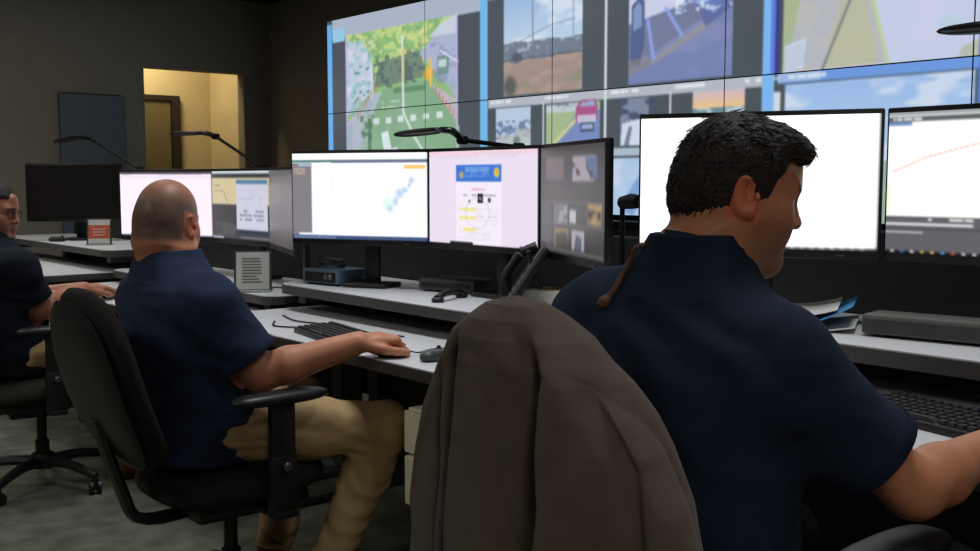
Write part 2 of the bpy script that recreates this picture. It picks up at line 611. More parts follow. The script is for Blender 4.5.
    q.line([(2.59, .50), (2.625, .80)], .009, (130, 156, 240), 1)
    q.line([(2.69, .44), (2.78, .66)], .009, (130, 156, 240), 1)
    q.poly([(2.5, .38), (2.545, .32), (2.57, .36), (2.57, .7), (2.545, .84), (2.49, .84)], (62, 74, 128), 1)
    q.poly([(2.505, .42), (2.54, .36), (2.555, .4), (2.555, .55), (2.505, .58)], (120, 148, 190), .9)
    q.poly([(2.485, .8), (2.6, .78), (2.62, .84), (2.485, .92)], (130, 118, 110), .6)
    q.poly([(2.74, .2), (2.86, .12), (3.02, .1), (3.03, .32), (2.94, .52), (2.84, .42)], (150, 180, 236), 1)
    q.noise(2.74, .12, 3.03, .5, 24, (232, 240, 252), .5, .9, 82)
    q.noise(2.74, .12, 3.03, .5, 20, (70, 96, 170), .6, .9, 83)
    q.poly([(2.86, .46), (2.95, .53), (3.0, .44), (3.03, .5), (2.9, .62)], (74, 84, 150), .9)
    # --- aerial road scene
    q.rect(3.27, 0, 4.02, .999, (202, 208, 236))
    q.noise(3.27, 0, 4.02, 1, 6, (214, 212, 240), .5, .8, 90, .25)
    q.poly([(3.27, 0), (3.58, 0), (3.58, .2), (3.70, .99), (3.27, .99)], (182, 180, 186))
    q.noise(3.27, 0, 3.66, 1, 8, (196, 190, 172), .5, .7, 91, .2)
    q.poly([(3.27, .05), (3.40, .05), (3.30, .85), (3.27, .99)], (164, 180, 124), .9)
    q.poly([(3.52, .52), (3.60, .50), (3.66, .99), (3.44, .99)], (190, 186, 136), .7)
    q.line([(3.575, .1), (3.59, .3), (3.70, 1.0)], .007, (192, 208, 140), 1)
    q.line([(3.57, .05), (3.56, .52), (3.44, 1.0)], .005, (90, 94, 104), .9)
    q.poly([(3.28, .82), (3.37, .78), (3.36, .98), (3.28, .99)], (206, 216, 236), .95)
    for i in range(5):
        q.line([(3.285, .85 + i * .03), (3.36, .82 + i * .03)], .004, (160, 176, 200), .8)
    q.blob(3.80, .34, .06, .035, (222, 240, 206), 1)
    q.blob(3.745, .40, .015, .02, (90, 120, 120), .9)
    q.blob(3.92, .80, .06, .08, (180, 214, 224), .5)
    q.poly([(3.96, .94), (4.02, .9), (4.02, 1), (3.95, 1)], (176, 182, 150), .8)
    # --- second row
    q.rect(1.53, 1.0, 3.18, 1.075, (178, 182, 192))
    for a in (1.55, 1.95, 2.38, 2.74, 3.1):
        q.dashes(a, 1.015, a + .16, 1.055, 1, (236, 240, 244), 1, .9, int(a * 50), .7)
    q.rect(1.59, 1.085, 1.85, 1.45, (186, 204, 226))
    q.noise(1.59, 1.2, 1.85, 1.36, 40, (84, 106, 150), .48, .9, 100)
    q.noise(1.59, 1.28, 1.85, 1.45, 14, (186, 186, 172), .5, .7, 101)
    q.blob(1.75, 1.38, .035, .06, (90, 110, 110), .9)
    q.rect(1.935, 1.06, 1.947, 2, (214, 220, 228))
    q.rect(1.96, 1.085, 2.315, 1.45, (160, 182, 128))
    q.rect(1.96, 1.085, 2.2, 1.16, (196, 206, 206))
    q.noise(1.96, 1.085, 2.2, 1.16, 24, (110, 120, 140), .55, .8, 102)
    q.poly([(2.17, 1.16), (2.315, 1.16), (2.315, 1.45), (1.98, 1.45), (2.05, 1.36)], (104, 126, 186))
    q.line([(2.2, 1.17), (1.99, 1.45)], .013, (212, 206, 130), 1)
    q.poly([(2.16, 1.12), (2.19, 1.07), (2.28, 1.065), (2.30, 1.12), (2.30, 1.23), (2.16, 1.25)], (166, 62, 120), 1)
    q.poly([(2.18, 1.12), (2.2, 1.085), (2.275, 1.08), (2.285, 1.12)], (150, 160, 206), 1)
    q.rect(2.17, 1.19, 2.29, 1.25, (206, 200, 220), .9)
    q.rect(2.19, 1.25, 2.28, 1.33, (62, 70, 104), 1)
    q.rect(2.20, 1.27, 2.27, 1.30, (150, 170, 214), 1)
    q.rect(2.337, 0, 2.352, 2, (220, 226, 232))
    q.rect(2.44, 1.085, 2.6, 1.45, (110, 122, 146))
    q.noise(2.44, 1.085, 2.68, 1.25, 16, (44, 50, 84), .45, .9, 103)
    q.poly([(2.45, 1.28), (2.58, 1.24), (2.6, 1.45), (2.44, 1.45)], (214, 224, 240))
    q.poly([(2.49, 1.3), (2.51, 1.3), (2.49, 1.45), (2.46, 1.45)], (90, 100, 130), .9)
    q.rect(2.716, 1.06, 2.726, 2, (210, 216, 224))
    q.rect(2.84, 1.08, 3.1, 1.45, (176, 196, 206))
    q.grad(2.84, 1.08, 3.1, 1.2, (214, 182, 196), (250, 196, 120))
    q.noise(2.84, 1.2, 3.1, 1.34, 40, (80, 112, 120), .46, .9, 104)
    # third strip: pale camera pictures
    q.rect(1.53, 1.47, 3.18, 1.53, (170, 186, 200))
    q.rect(1.59, 1.55, 3.1, 2, (168, 196, 232))
    q.noise(1.59, 1.55, 3.1, 2, 6, (206, 222, 242), .5, .8, 105, .2)
    for a in (2.44, 2.9, 2.05):
        q.poly([(a, 1.95), (a + .1, 1.7), (a + .16, 1.62), (a + .2, 1.62), (a + .08, 2)], (104, 142, 206), .8)
    # sky picture under the aerial one
    q.rect(3.25, 1.0, 4.02, 1.07, (92, 142, 226))
    q.rect(3.25, 1.0, 3.44, 1.06, (150, 182, 230))
    q.dashes(3.3, 1.02, 3.46, 1.05, 1, (220, 230, 246), 1, .9, 3, .8)
    q.grad(3.285, 1.075, 4.01, 1.6, (148, 184, 238), (176, 208, 244))
    q.noise(3.285, 1.075, 4.01, 1.6, 7, (222, 230, 246), .52, .8, 110, .15, 1.6)
    q.rect(3.285, 1.6, 4.01, 2, (150, 170, 150))
    q.rect(3.235, 1.12, 3.262, 1.26, (214, 222, 230))
    # window borders
    q.rect(0, .04, .055, 2, (86, 172, 244))
    q.rect(.055, .2, .065, 2, (40, 70, 120))
    q.rect(1.468, 0, 1.528, 2, (100, 182, 240))
    q.rect(3.178, 0, 3.232, 2, (112, 180, 250))
    q.rect(3.212, 0, 3.236, 1, (70, 110, 230))
    q.rect(3.236, 0, 3.252, 1, (30, 30, 110))
    q.rect(4.02, 0, 4.06, 1, (56, 40, 190))
    q.rect(4.02, 1, 4.06, 2, (70, 110, 220))
    q.rect(4.2, .1, 4.95, .95, (170, 190, 150))
    q.noise(4.2, .1, 4.95, .95, 7, (120, 140, 120), .5, .8, 130)
    q.rect(4.2, 1.1, 4.95, 1.9, (160, 180, 210))

    q.c = q.c * .78 + np.array([172, 190, 202]) * .22


vw = thing('video_wall', 'large wall of joined display panels showing camera pictures', 'video wall', (WA0 + 2.5 * PW, WB, 1.08))
for r_ in range(2):
    for k in range(5):
        cx, cz = (k + .5 - 2.5) * PW, WTOP - (r_ + .5) * PH - 1.08
        bm = bmesh.new()
        box(bm, (cx, .035, cz), (PW - .001, .06, PH - .001))
        pan = obj('display_panel', bm, M['bezel'], vw)
        picture('screen', PW - .006, PH - .006, 200, 114, wall_picture, M['wallscreen'], pan, (cx, .0035, cz), k + .0025, k + .9975, r_ + .004, r_ + .996, 1)
obj('rear_frame', BM(((0, .066, 0), (4.6, .006, .3)), ((-1.5, .066, .68), (.08, .006, 1.2)), ((1.5, .066, .68), (.08, .006, 1.2))), M['edge'], vw)
# low ledge below the screens
t = thing('wall_ledge', 'long dark ledge running under the big wall of displays', 'ledge', (WA0 + 2.5 * PW, 4.17, 1.0))
obj('ledge_top', BM(((0, 0, .04), (6.1, .2, .03), None, .004)), M['console'], t)
obj('ledge_front', BM(((0, -.07, -.03), (6.1, .02, .11))), M['edge'], t)
for x in (-2.9, -1.45, 0, 1.45, 2.9):
    obj('bracket', BM(((x, .03, -.05), (.03, .14, .15))), M['edge'], t)

# ------------------------------------------------------------------ consoles (sit-stand desks)
def rounded_slab(bm, x0, x1, y0, y1, z0, z1, r=.09):
    pts = []
    for cx, cy, a0 in ((x1 - r, y0 + r, -90), (x1 - .01, y1 - .01, 0), (x0 + .01, y1 - .01, 90), (x0 + r, y0 + r, 180)):
        rr = r if cy < (y0 + y1) / 2 else .01
        for k in range(7):
            a = R(a0 + 15 * k)
            pts.append((cx + rr * math.cos(a), cy + rr * math.sin(a)))
    lo = [bm.verts.new((x, y, z0)) for x, y in pts]
    hi = [bm.verts.new((x, y, z1)) for x, y in pts]
    n = len(pts)
    for k in range(n):
        bm.faces.new((lo[k], lo[(k + 1) % n], hi[(k + 1) % n], hi[k]))
    bm.faces.new(hi)
    bm.faces.new(lo[::-1])
    return bm


def console(label, x0, x1, zs, zl, yl=1.64, back=1.09):
    cx = (x0 + x1) / 2
    t = thing('console_desk', label, 'desk', (cx, 2.2, 0), 0, 'operator consoles along the video wall')
    a, b = x0 - cx, x1 - cx
    Y = lambda y: y - 2.2
    s = obj('monitor_shelf', rounded_slab(bmesh.new(), a, b, Y(2.0), Y(2.47), zs - .003, zs), M['laminate'], t)
    obj('shelf_edging', rounded_slab(bmesh.new(), a - .004, b + .004, Y(1.996), Y(2.474), zs - .036, zs - .0032), M['edge'], t)
    obj('worktop', rounded_slab(bmesh.new(), a + .02, b - .02, Y(yl), Y(2.2), zl - .003, zl), M['laminate'], t)
    obj('worktop_edging', rounded_slab(bmesh.new(), a + .016, b - .016, Y(yl - .004), Y(2.204), zl - .034, zl - .0032), M['edge'], t)
    obj('rear_panel', BM(((0, Y(2.495), (back + .35) / 2), (b - a - .02, .03, back - .35), None, .004)), M['console'], t)
    obj('modesty_panel', BM(((0, Y(2.45), (zl - .15) / 2), (b - a - .1, .02, zl - .22))), M['console'], t)
    for x in (a + .12, b - .12):
        bm = BM(((x, Y(2.42), (zs - .04) / 2 + .02), (.07, .09, zs - .09)), ((x, Y(2.3), .02), (.06, .86, .035), None, .008),
                ((x, Y(2.1), zl - .05), (.05, .75, .03)), ((x, Y(2.4), zs - .055), (.05, .7, .036)))
        obj('leg', bm, M['edge'], t)
    obj('cross_beam', BM(((0, Y(2.30), zl - .06), (b - a - .2, .05, .05))), M['edge'], t)
    bm = bmesh.new()
    for k in range(3):
        x = a + .3 + k * .5
        tube(bm, [(x, Y(2.40), zl - .1), (x + .1, Y(2.3), zl - .24), (x + .3, Y(2.35), zl - .2), (x + .4, Y(2.42), zl - .08)], .006, 6, 5)
    obj('cable_loop', bm, M['black'], t)
    return t


console('far console desk at the left under the switched-off black monitor', -7.35, -5.43, .905, .79)
console('console desk with the paper holder on its shelf, behind the bald man', -5.41, -3.70, .81, .745, back=1.03)
console('white-topped console desk the bald man works at with mouse and keyboard', -3.66, -1.95, .87, .77)
console('nearest console desk, at the dark-haired man\'s right hand', -1.92, -.14, .924, .82, 1.62, 1.14)

# ------------------------------------------------------------------ monitors
def ui_map(p):
    p.rect(0, 0, 1, 1, (252, 252, 255))
    p.rect(0, .075, 1, .105, (74, 116, 118))
    p.rect(.3, .085, 1, .11, (112, 110, 140))
    p.rect(.08, .10, .24, .125, (240, 244, 244))
    p.rect(0, .11, .15, .95, (128, 124, 130))
    p.rect(.05, .125, .155, .15, (160, 190, 214))
    p.dashes(.015, .17, .10, .25, 3, (232, 206, 180), 1, .95, 4, .5)
    rr = random.Random(3)
    for i in range(150):
        x = rr.uniform(.28, .72)
        y = rr.uniform(.18, .92)
        if x > .3 - .08 * (y - .2):
            p.line([(x, y), (x + rr.uniform(-.012, .006), y + rr.uniform(.008, .03))], .003, (206, 206, 216), .8, 1.7)
    p.line([(.32, .2), (.28, .5), (.25, .75), (.24, .95)], .003, (196, 196, 210), .8, 1.7)
    for cx, cy, rx, ry in ((.73, .63, .035, .06), (.77, .55, .03, .07), (.80, .46, .045, .08), (.84, .42, .03, .05), (.885, .31, .03, .06), (.87, .37, .02, .04)):
        p.blob(cx, cy, rx, ry, (168, 196, 224), .75, .7)
    p.blob(.715, .56, .05, .1, (190, 240, 226), .45)
    p.rect(.835, .135, .985, .18, (252, 196, 120))
    p.rect(0, .95, 1, 1, (66, 84, 122))
    p.rect(.05, .925, .2, .948, (232, 236, 246))
    for i in range(16):
        p.blob(.02 + i * .02, .975, .007, .013, (190, 210, 236), .9)


def ui_doc(p):
    p.rect(0, 0, 1, 1, (236, 224, 242))
    p.rect(0, 0, 1, .05, (244, 214, 226))
    p.dashes(.1, .03, .9, .08, 2, (214, 196, 222), .7, .7, 2, .4)
    p.rect(.27, .14, .69, 1, (246, 238, 250))
    p.rect(.27, .15, .69, .325, (66, 120, 214))
    p.dashes(.36, .175, .58, .29, 4, (150, 196, 240), .8, .85, 6, .45)
    p.blob(.32, .255, .03, .045, (196, 170, 120), .9)
    p.blob(.645, .23, .03, .065, (246, 214, 70), 1)
    p.blob(.645, .23, .012, .03, (200, 160, 60), 1)
    p.dashes(.40, .40, .54, .43, 1, (236, 160, 190), .9, .95, 8, .6)
    p.dashes(.34, .46, .64, .5, 1, (150, 142, 156), .8, .5, 9, .5)
    p.rect(.475, .455, .525, .55, (28, 26, 34))
    p.rect(.49, .475, .51, .52, (110, 110, 130))
    p.rect(.57, .50, .592, .54, (60, 50, 60))
    p.rect(.39, .52, .405, .545, (70, 60, 70))
    for y in (.60, .69, .82):
        p.dashes(.30, y, .46, y + .04, 1, (242, 230, 140), 1, .95, int(y * 100), .9)
    p.dashes(.46, .61, .66, .80, 5, (212, 200, 214), .7, .8, 12, .3)
    p.dashes(.30, .86, .6, .95, 3, (212, 200, 214), .7, .8, 13, .3)
    a = np.linspace(0, 2 * math.pi, 40)
    p.line([(.47 + .11 * math.cos(t_), .66 + .16 * math.sin(t_)) for t_ in a], .004, (200, 192, 206), .8, 1.7)
    p.rect(.21, .965, .43, 1, (40, 36, 50))
    p.rect(.85, .98, 1, 1, (30, 60, 120))


def ui_cams(p):
    p.rect(0, 0, 1, 1, (80, 77, 78))
    p.noise(0, 0, 1, 1, 3, (92, 88, 88), .5, .8, 3, .3)
    p.rect(0, .06, 1, .08, (104, 102, 104))
    p.rect(.1, .1, .4, .30, (136, 122, 122))
    p.noise(.1, .1, .4, .3, 8, (150, 110, 100), .5, .6, 5)
    p.rect(.12, .36, .4, .46, (96, 84, 78))
    p.rect(.54, .09, .9, .315, (196, 186, 196))
    p.poly([(.72, .12), (.9, .1), (.9, .31), (.8, .3)], (110, 130, 176))
    p.noise(.54, .09, .9, .315, 16, (70, 60, 66), .58, .9, 7)
    p.rect(0, .50, 1, .515, (126, 122, 120))
    p.rect(0, .715, 1, .73, (126, 122, 120))
    p.rect(.02, .53, .18, .71, (98, 96, 100))
    p.rect(.24, .53, .46, .705, (124, 130, 136))
    p.noise(.24, .53, .46, .705, 14, (196, 196, 196), .55, .8, 9)
    p.rect(.50, .58, .60, .70, (226, 220, 224))
    p.rect(.76, .52, .96, .70, (156, 126, 86))
    p.rect(.77, .58, .95, .63, (54, 42, 38))
    p.noise(.76, .52, .96, .70, 12, (214, 180, 110), .6, .8, 11)
    p.rect(.25, .75, .48, .93, (176, 150, 110))
    p.poly([(.26, .8), (.46, .78), (.48, .93), (.27, .93)], (92, 84, 76))
    p.rect(.53, .75, .72, .93, (206, 200, 206))
    p.poly([(.6, .79), (.68, .82), (.68, .93), (.57, .93)], (104, 118, 136))
    p.rect(.02, .76, .2, .93, (98, 96, 98))
    p.rect(0, .955, 1, .965, (150, 146, 144))
    p.c = p.c * .78


def ui_white(p):
    p.rect(0, 0, 1, 1, (255, 255, 255))
    p.rect(0, .975, 1, 1, (40, 40, 48))
    for i in range(8):
        p.blob(.66 + i * .04, .987, .009, .008, (200, 205, 215), .9)


def ui_roads(p):
    p.rect(0, 0, 1, 1, (254, 253, 248))
    p.rect(0, .5, .02, .72, (214, 240, 190), .5)
    p.rect(0, 0, 1, .02, (150, 156, 158))
    p.rect(0, .03, 1, .07, (92, 96, 100))
    p.dashes(.02, .04, .14, .06, 1, (220, 224, 226), 1, .9, 3, .8)
    p.rect(0, .07, .1, .095, (110, 140, 190))
    p.line([(.02, .42), (.16, .32), (.32, .25), (.50, .19), (.64, .15), (.72, .165), (.86, .11), (1, .08)], .0032, (240, 140, 130), .9, 1.7)
    p.line([(.64, .15), (.56, .24), (.52, .30)], .003, (220, 200, 204), .8, 1.7)
    p.line([(.55, .42), (.62, .5), (.76, .56), (.80, .7)], .003, (236, 190, 186), .8, 1.7)
    p.line([(.60, .14), (.66, .3), (.86, .34), (1, .5)], .003, (226, 214, 214), .8, 1.7)
    p.blob(.58, .31, .025, .035, (120, 180, 220), .9)
    p.blob(.68, .22, .012, .02, (150, 200, 220), .9)
    p.rect(0, .735, 1, .975, (96, 94, 100))
    p.rect(0, .735, 1, .745, (70, 70, 76))
    p.dashes(.02, .75, .36, .765, 1, (226, 226, 228), 1, .5, 5, .9)
    p.rect(0, .785, .36, .795, (220, 220, 224))
    p.rect(0, .845, .16, .855, (214, 214, 218))
    p.dashes(.62, .75, .85, .765, 1, (226, 226, 228), 1, .5, 8, .9)
    p.rect(0, .82, 1, .83, (70, 68, 74))
    p.rect(.42, .86, 1, .97, (150, 148, 152))
    p.dashes(.44, .85, .52, .862, 1, (230, 230, 230), 1, .9, 9, .9)
    p.rect(0, .975, 1, 1, (36, 38, 46))
    cs = [(220, 225, 230), (60, 120, 220), (240, 240, 240), (230, 190, 70), (240, 200, 90), (90, 170, 240), (220, 90, 70), (230, 230, 230)]
    for i in range(13):
        p.blob(.03 + i * .042, .987, .012, .009, cs[i % 8], 1)


def ui_pinkdoc(p):
    p.rect(0, 0, 1, 1, (252, 236, 252))
    p.rect(0, 0, 1, .03, (70, 64, 70))
    p.dashes(.02, .035, .9, .075, 1, (196, 190, 200), .8, .9, 5, .6)
    p.rect(0, .08, 1, .1, (214, 206, 220))
    for i in range(8):
        p.line([(.6 + .05 * i, .15 + .03 * i), (.75 + .03 * i, .5 + .05 * i)], .003, (226, 206, 228), .7, 1.7)
    p.line([(.68, .14), (.64, .4), (.7, .66), (.92, .68)], .003, (200, 190, 214), .8, 1.7)
    p.rect(0, .98, 1, 1, (60, 80, 120))


def ui_cream(p):
    p.rect(0, 0, 1, 1, (70, 70, 74))
    p.rect(0, 0, 1, .04, (206, 216, 220))
    p.rect(0, .04, 1, .09, (54, 60, 62))
    p.rect(0, .09, 1, .48, (212, 196, 156))
    p.line([(.02, .2), (.14, .21)], .006, (120, 110, 96), .9)
    p.line([(.04, .28), (.2, .28), (.28, .45)], .006, (150, 136, 116), .9)
    p.rect(0, .49, .44, .97, (66, 66, 70))
    p.noise(0, .75, .44, .97, 6, (90, 90, 92), .5, .8, 4)
    p.rect(.44, .12, .96, .84, (206, 208, 226))
    p.rect(.44, .12, .96, .18, (84, 130, 160))
    p.dashes(.48, .22, .9, .5, 5, (186, 184, 200), .7, .6, 5, .3)
    p.dashes(.5, .56, .9, .74, 3, (120, 124, 140), .8, .7, 6, .5)
    p.rect(.44, .84, .96, .90, (50, 60, 80))
    p.rect(.0, .96, .2, 1, (190, 196, 206))
    p.rect(.5, .95, 1, .965, (150, 150, 160))


def ui_grey(p):
    p.rect(0, 0, 1, 1, (84, 81, 80))
    p.noise(0, 0, 1, 1, 3, (94, 91, 88), .5, .8, 4, .3)
    p.rect(0, .0, 1, .05, (74, 72, 72))
    p.rect(.1, .15, .5, .45, (94, 91, 90))


def ui_off(p):
    p.rect(0, 0, 1, 1, (12, 8, 8))


MH, MW = .318, .565


def monitor(label, cx, cy, rz, zb, shelf, ui, m, nx=110, ny=62, dim=None):
    """zb = height of the lower edge of the picture; rz in degrees about the vertical"""
    t = thing('monitor', label, 'monitor', (cx, cy, shelf), R(rz), 'monitors on the consoles')
    zc = zb - shelf + MH / 2
    bm = bmesh.new()
    box(bm, (0, .012, zc - .004), (MW + .012, .022, MH + .032), None, .004)
    obj('casing', bm, M['bezel'], t, True)
    bm = bmesh.new()
    box(bm, (0, .036, zc - .02), (MW * .62, .034, MH * .6), None, .012, 3)
    obj('rear_housing', bm, M['black'], t, True)
    picture('screen', MW, MH, nx, ny, ui, M[m], t, (0, .0002, zc))
    bm = bmesh.new()
    box(bm, (0, .105, (zc - .03) / 2 + .012), (.06, .022, zc - .03), None, .005)
    box(bm, (0, .075, zc - .04), (.10, .06, .10), None, .006)
    obj('stand_neck', bm, M['black'], t, True)
    bm = bmesh.new()
    box(bm, (0, .095, .0085), (.18, .14, .015), None, .006, 3)
    obj('stand_base', bm, M['black'], t, True)
    bm = bmesh.new()
    box(bm, (.2, -.0002, zc - MH / 2 - .011), (.02, .002, .004))
    obj('power_button', bm, M['metal'], t)
    return t


def arc(x0, y0, x1, y1):
    return (x0 + x1) / 2, (y0 + y1) / 2, math.degrees(math.atan2(y1 - y0, x1 - x0))


for lab, e, zb, sh, ui, m in (
    ('switched-off black monitor at the far left', (-6.60, 1.965, -6.24, 2.39), 1.04, .905, ui_off, 'screen_dim'),
    ('glowing pinkish-white monitor right behind the bald man\'s head', (-5.22, 2.0, -4.715, 2.25), .993, .81, ui_pinkdoc, 'screen_soft'),
    ('monitor with a cream and dark picture and a pop-up page, right of the bald head', (-4.71, 2.25, -4.15, 2.25), .993, .81, ui_cream, 'screen'),
    ('monitor seen nearly edge-on, its picture washed out to grey', (-4.135, 2.24, -3.60, 2.05), .993, .81, ui_grey, 'screen'),
    ('white map monitor with grey left column and pale blue blotch', (-3.50, 1.995, -2.995, 2.25), 1.05, .87, ui_map, 'screen_soft'),
    ('monitor showing a pale document page with a blue heading', (-2.985, 2.25, -2.42, 2.25), 1.05, .87, ui_doc, 'screen'),
    ('dark monitor turned sideways, showing small camera thumbnails', (-2.41, 2.25, -1.895, 2.0), 1.05, .87, ui_cams, 'screen'),
    ('blank glowing white monitor directly behind the dark-haired man\'s head', (-1.777, 2.004, -1.27, 2.252), 1.104, .924, ui_white, 'screen_bright'),
    ('monitor with a road map over grey panels, at the right edge', (-1.258, 2.262, -.69, 2.262), 1.104, .924, ui_roads, 'screen_soft'),
):
    x, y, a = arc(*e)
    fine = 200 if ui in (ui_roads, ui_doc, ui_map) else 120
    monitor(lab, x, y, a, zb, sh, ui, m, fine, int(fine * .5625))
#PART2
# ------------------------------------------------------------------ things on the desks
def stand_card(name, label, cat, loc, rz, w, h, card, printer, group=None):
    """upright sheet in a tilted clear holder with a foot"""
    t = thing(name, label, cat, loc, R(rz), group)
    lean = rotm(x=-10)
    bm = bmesh.new()
    box(bm, (0, 0, h / 2), (w + .02, .006, h + .012), None, .002)
    obj('holder_back', xf(bm, (0, .012, .008), lean), M['darkgrey'], t)
    bm = bmesh.new()
    box(bm, (0, -.004, h / 2), (w, .002, h))
    obj('sheet', xf(bm, (0, .012, .008), lean), card, t)
    bm = bmesh.new()
    printer(bm, w, h)
    obj('print', xf(bm, (0, .012, .008), lean), M['ink'] if card is not M['orange'] else M['paperw'], t)
    bm = bmesh.new()
    box(bm, (0, .01, .004), (w + .02, .10, .006), None, .002)
    obj('foot', bm, M['acrylic'], t)
    return t


def lines_print(bm, w, h):
    rr = random.Random(5)
    for i in range(9):
        l = w * rr.uniform(.45, .62)
        box(bm, (-w * .33 + l / 2, -.0056, h * (.82 - i * .078)), (l, .001, h * .035))


def title_print(bm, w, h):
    box(bm, (0, -.0056, h * .88), (w, .001, h * .22))
    box(bm, (0, -.0056, h * .10), (w, .001, h * .2))
    for i in range(3):
        box(bm, (0, -.0056, h * (.60 - i * .12)), (w * .6, .001, h * .03))


stand_card('paper_holder', 'upright holder with a white page of printed lines on console shelf', 'holder', (-3.93, 2.045, .81), 56, .135, .155, M['paperw'], lines_print)
stand_card('sign_stand', 'small orange and white sign standing below the switched-off black monitor', 'sign', (-5.93, 2.14, .905), 60, .115, .135, M['orange'], title_print)


def computer_mouse(label, loc, rz, m='mouse'):
    t = thing('computer_mouse', label, 'mouse', loc, R(rz), 'computer mice on the consoles')
    bm = bmesh.new()
    pillow(bm, .056, .098, .034, 2.4, None, 20, 6, .6)
    bmesh.ops.rotate(bm, cent=(0, 0, 0), matrix=rotm(x=90), verts=bm.verts)
    for v in bm.verts:
        v.co.z = max(v.co.z, -.012) + .013
    obj('body', bm, M[m], t, True, 60)
    bm = bmesh.new()
    lathe(bm, [(.006, -.004), (.008, -.003), (.008, .003), (.006, .004)], (0, .03, .030), 10, rotm(y=90))
    obj('scroll_wheel', bm, M['black'], t)
    bm = bmesh.new()
    tube(bm, [(0, .052, .012), (0, .08, .006), (-.05, .15, .005), (-.02, .22, .005), (.03, .28, .005)], .0022, 6, 5)
    obj('cable', bm, M['black'], t, True)
    return t


computer_mouse('grey computer mouse lying alone on white worktop beside hanging jacket', (-2.31, 1.75, .77), 20)
computer_mouse('computer mouse under the bald man\'s right hand', (-2.432, 1.70, .77), -15, 'black2')
computer_mouse('mouse on the far shelf under the switched-off black monitor', (-6.42, 2.07, .905), -30, 'black2')


def keyboard(label, loc, rz):
    t = thing('keyboard', label, 'keyboard', loc, R(rz), 'keyboards on the consoles')
    bm = bmesh.new()
    box(bm, (0, 0, .011), (.45, .155, .018), rotm(x=3), .005)
    obj('case', bm, M['black'], t, True)
    kb = None
    for r_ in range(6):
        x = -.215
        while x < .212:
            w = .0185
            if r_ == 0 and -.15 < x < -.05:
                w = .115
            if .065 < x + w / 2 < .075 or .138 < x + w / 2 < .146:
                x += .008
            y = -.06 + r_ * .0205 + (.006 if r_ == 5 else 0)
            if w < .02 and kb is not None:
                o = link(kb.copy(), t)
                o.location = (x + w / 2, y, .0235 + y * math.tan(R(3)))
            else:
                bm = bmesh.new()
                vs = box(bm, (0, 0, 0), (w - .003, .016, .006))
                for v in vs:
                    if v.co.z > 0:
                        v.co.x *= .86
                        v.co.y *= .82
                o = obj('key', bm, M['key'], t)
                o.location = (x + w / 2, y, .0235 + y * math.tan(R(3)))
                if w < .02:
                    kb = o
            x += w + .0015
    return t


keyboard('black keyboard on the white worktop left of the bald man\'s hand', (-2.80, 1.765, .77), -9)
keyboard('black keyboard at the right edge below the grey box', (-.86, 1.865, .82), -12)

t = thing('radio_unit', 'blue-grey radio box with front grille under the white map monitor', 'radio', (-3.475, 2.16, .87), R(10))
bm = BM(((0, 0, .034), (.20, .15, .055), None, .008))
obj('casing', bm, M['radio'], t, True)
obj('front_plate', BM(((0, -.077, .032), (.17, .006, .038), None, .002)), M['black'], t)
bm = bmesh.new()
for i in range(7):
    box(bm, (-.07 + i * .012, -.081, .032), (.004, .004, .028))
obj('speaker_grille', bm, M['darkgrey'], t)
for x in (.04, .065):
    obj('dial', lathe(bmesh.new(), [(.010, 0), (.010, .008), (.008, .011)], (x, -.079, .034), 12, rotm(x=90)), M['metal'], t, True)
obj('foot', BM(((-.08, 0, .004), (.02, .12, .008)), ((.08, 0, .004), (.02, .12, .008))), M['black'], t)

t = thing('microphone_handset', 'grey handset lying on top of the blue-grey radio box', 'handset', (-3.55, 2.19, .932), R(5))
bm = bmesh.new()
tube(bm, [(-.07, 0, .016), (-.03, 0, .022), (.03, 0, .022), (.07, 0, .016)], [.014, .012, .012, .014], 10, 5)
obj('grip', bm, M['darkgrey'], t, True)
for x in (-.066, .066):
    obj('ear_cup', lathe(bmesh.new(), [(.014, 0), (.018, .004), (.018, .012), (.012, .02)], (x, 0, 0), 14), M['darkgrey'], t, True)

t = thing('docking_box', 'low dark grey box on shelf left of the desk phone', 'box', (-2.96, 2.355, .87), R(18))
obj('casing', BM(((0, 0, .026), (.24, .15, .042), None, .008)), M['darkgrey'], t, True)
obj('front_strip', BM(((0, -.077, .026), (.20, .004, .014))), M['black'], t)
obj('foot', BM(((-.09, 0, .003), (.02, .1, .006)), ((.09, 0, .003), (.02, .1, .006))), M['black'], t)

t = thing('telephone_receiver', 'small black handset lying flat near the front edge of the white shelf', 'handset', (-2.755, 2.16, .87), R(112))
bm = bmesh.new()
tube(bm, [(-.085, 0, .012), (-.04, .0, .024), (.04, 0, .024), (.085, 0, .012)], [.013, .011, .011, .013], 10, 5)
obj('grip', bm, M['black'], t, True)
for x in (-.08, .08):
    obj('ear_cup', lathe(bmesh.new(), [(.016, 0), (.021, .003), (.021, .012), (.014, .018)], (x, 0, 0), 14), M['black'], t, True)
bm = bmesh.new()
tube(bm, [(.09, 0, .01), (.12, .02, .004), (.13, .06, .004), (.19, .07, .004)], .003, 6, 6)
obj('cord', bm, M['black'], t, True)

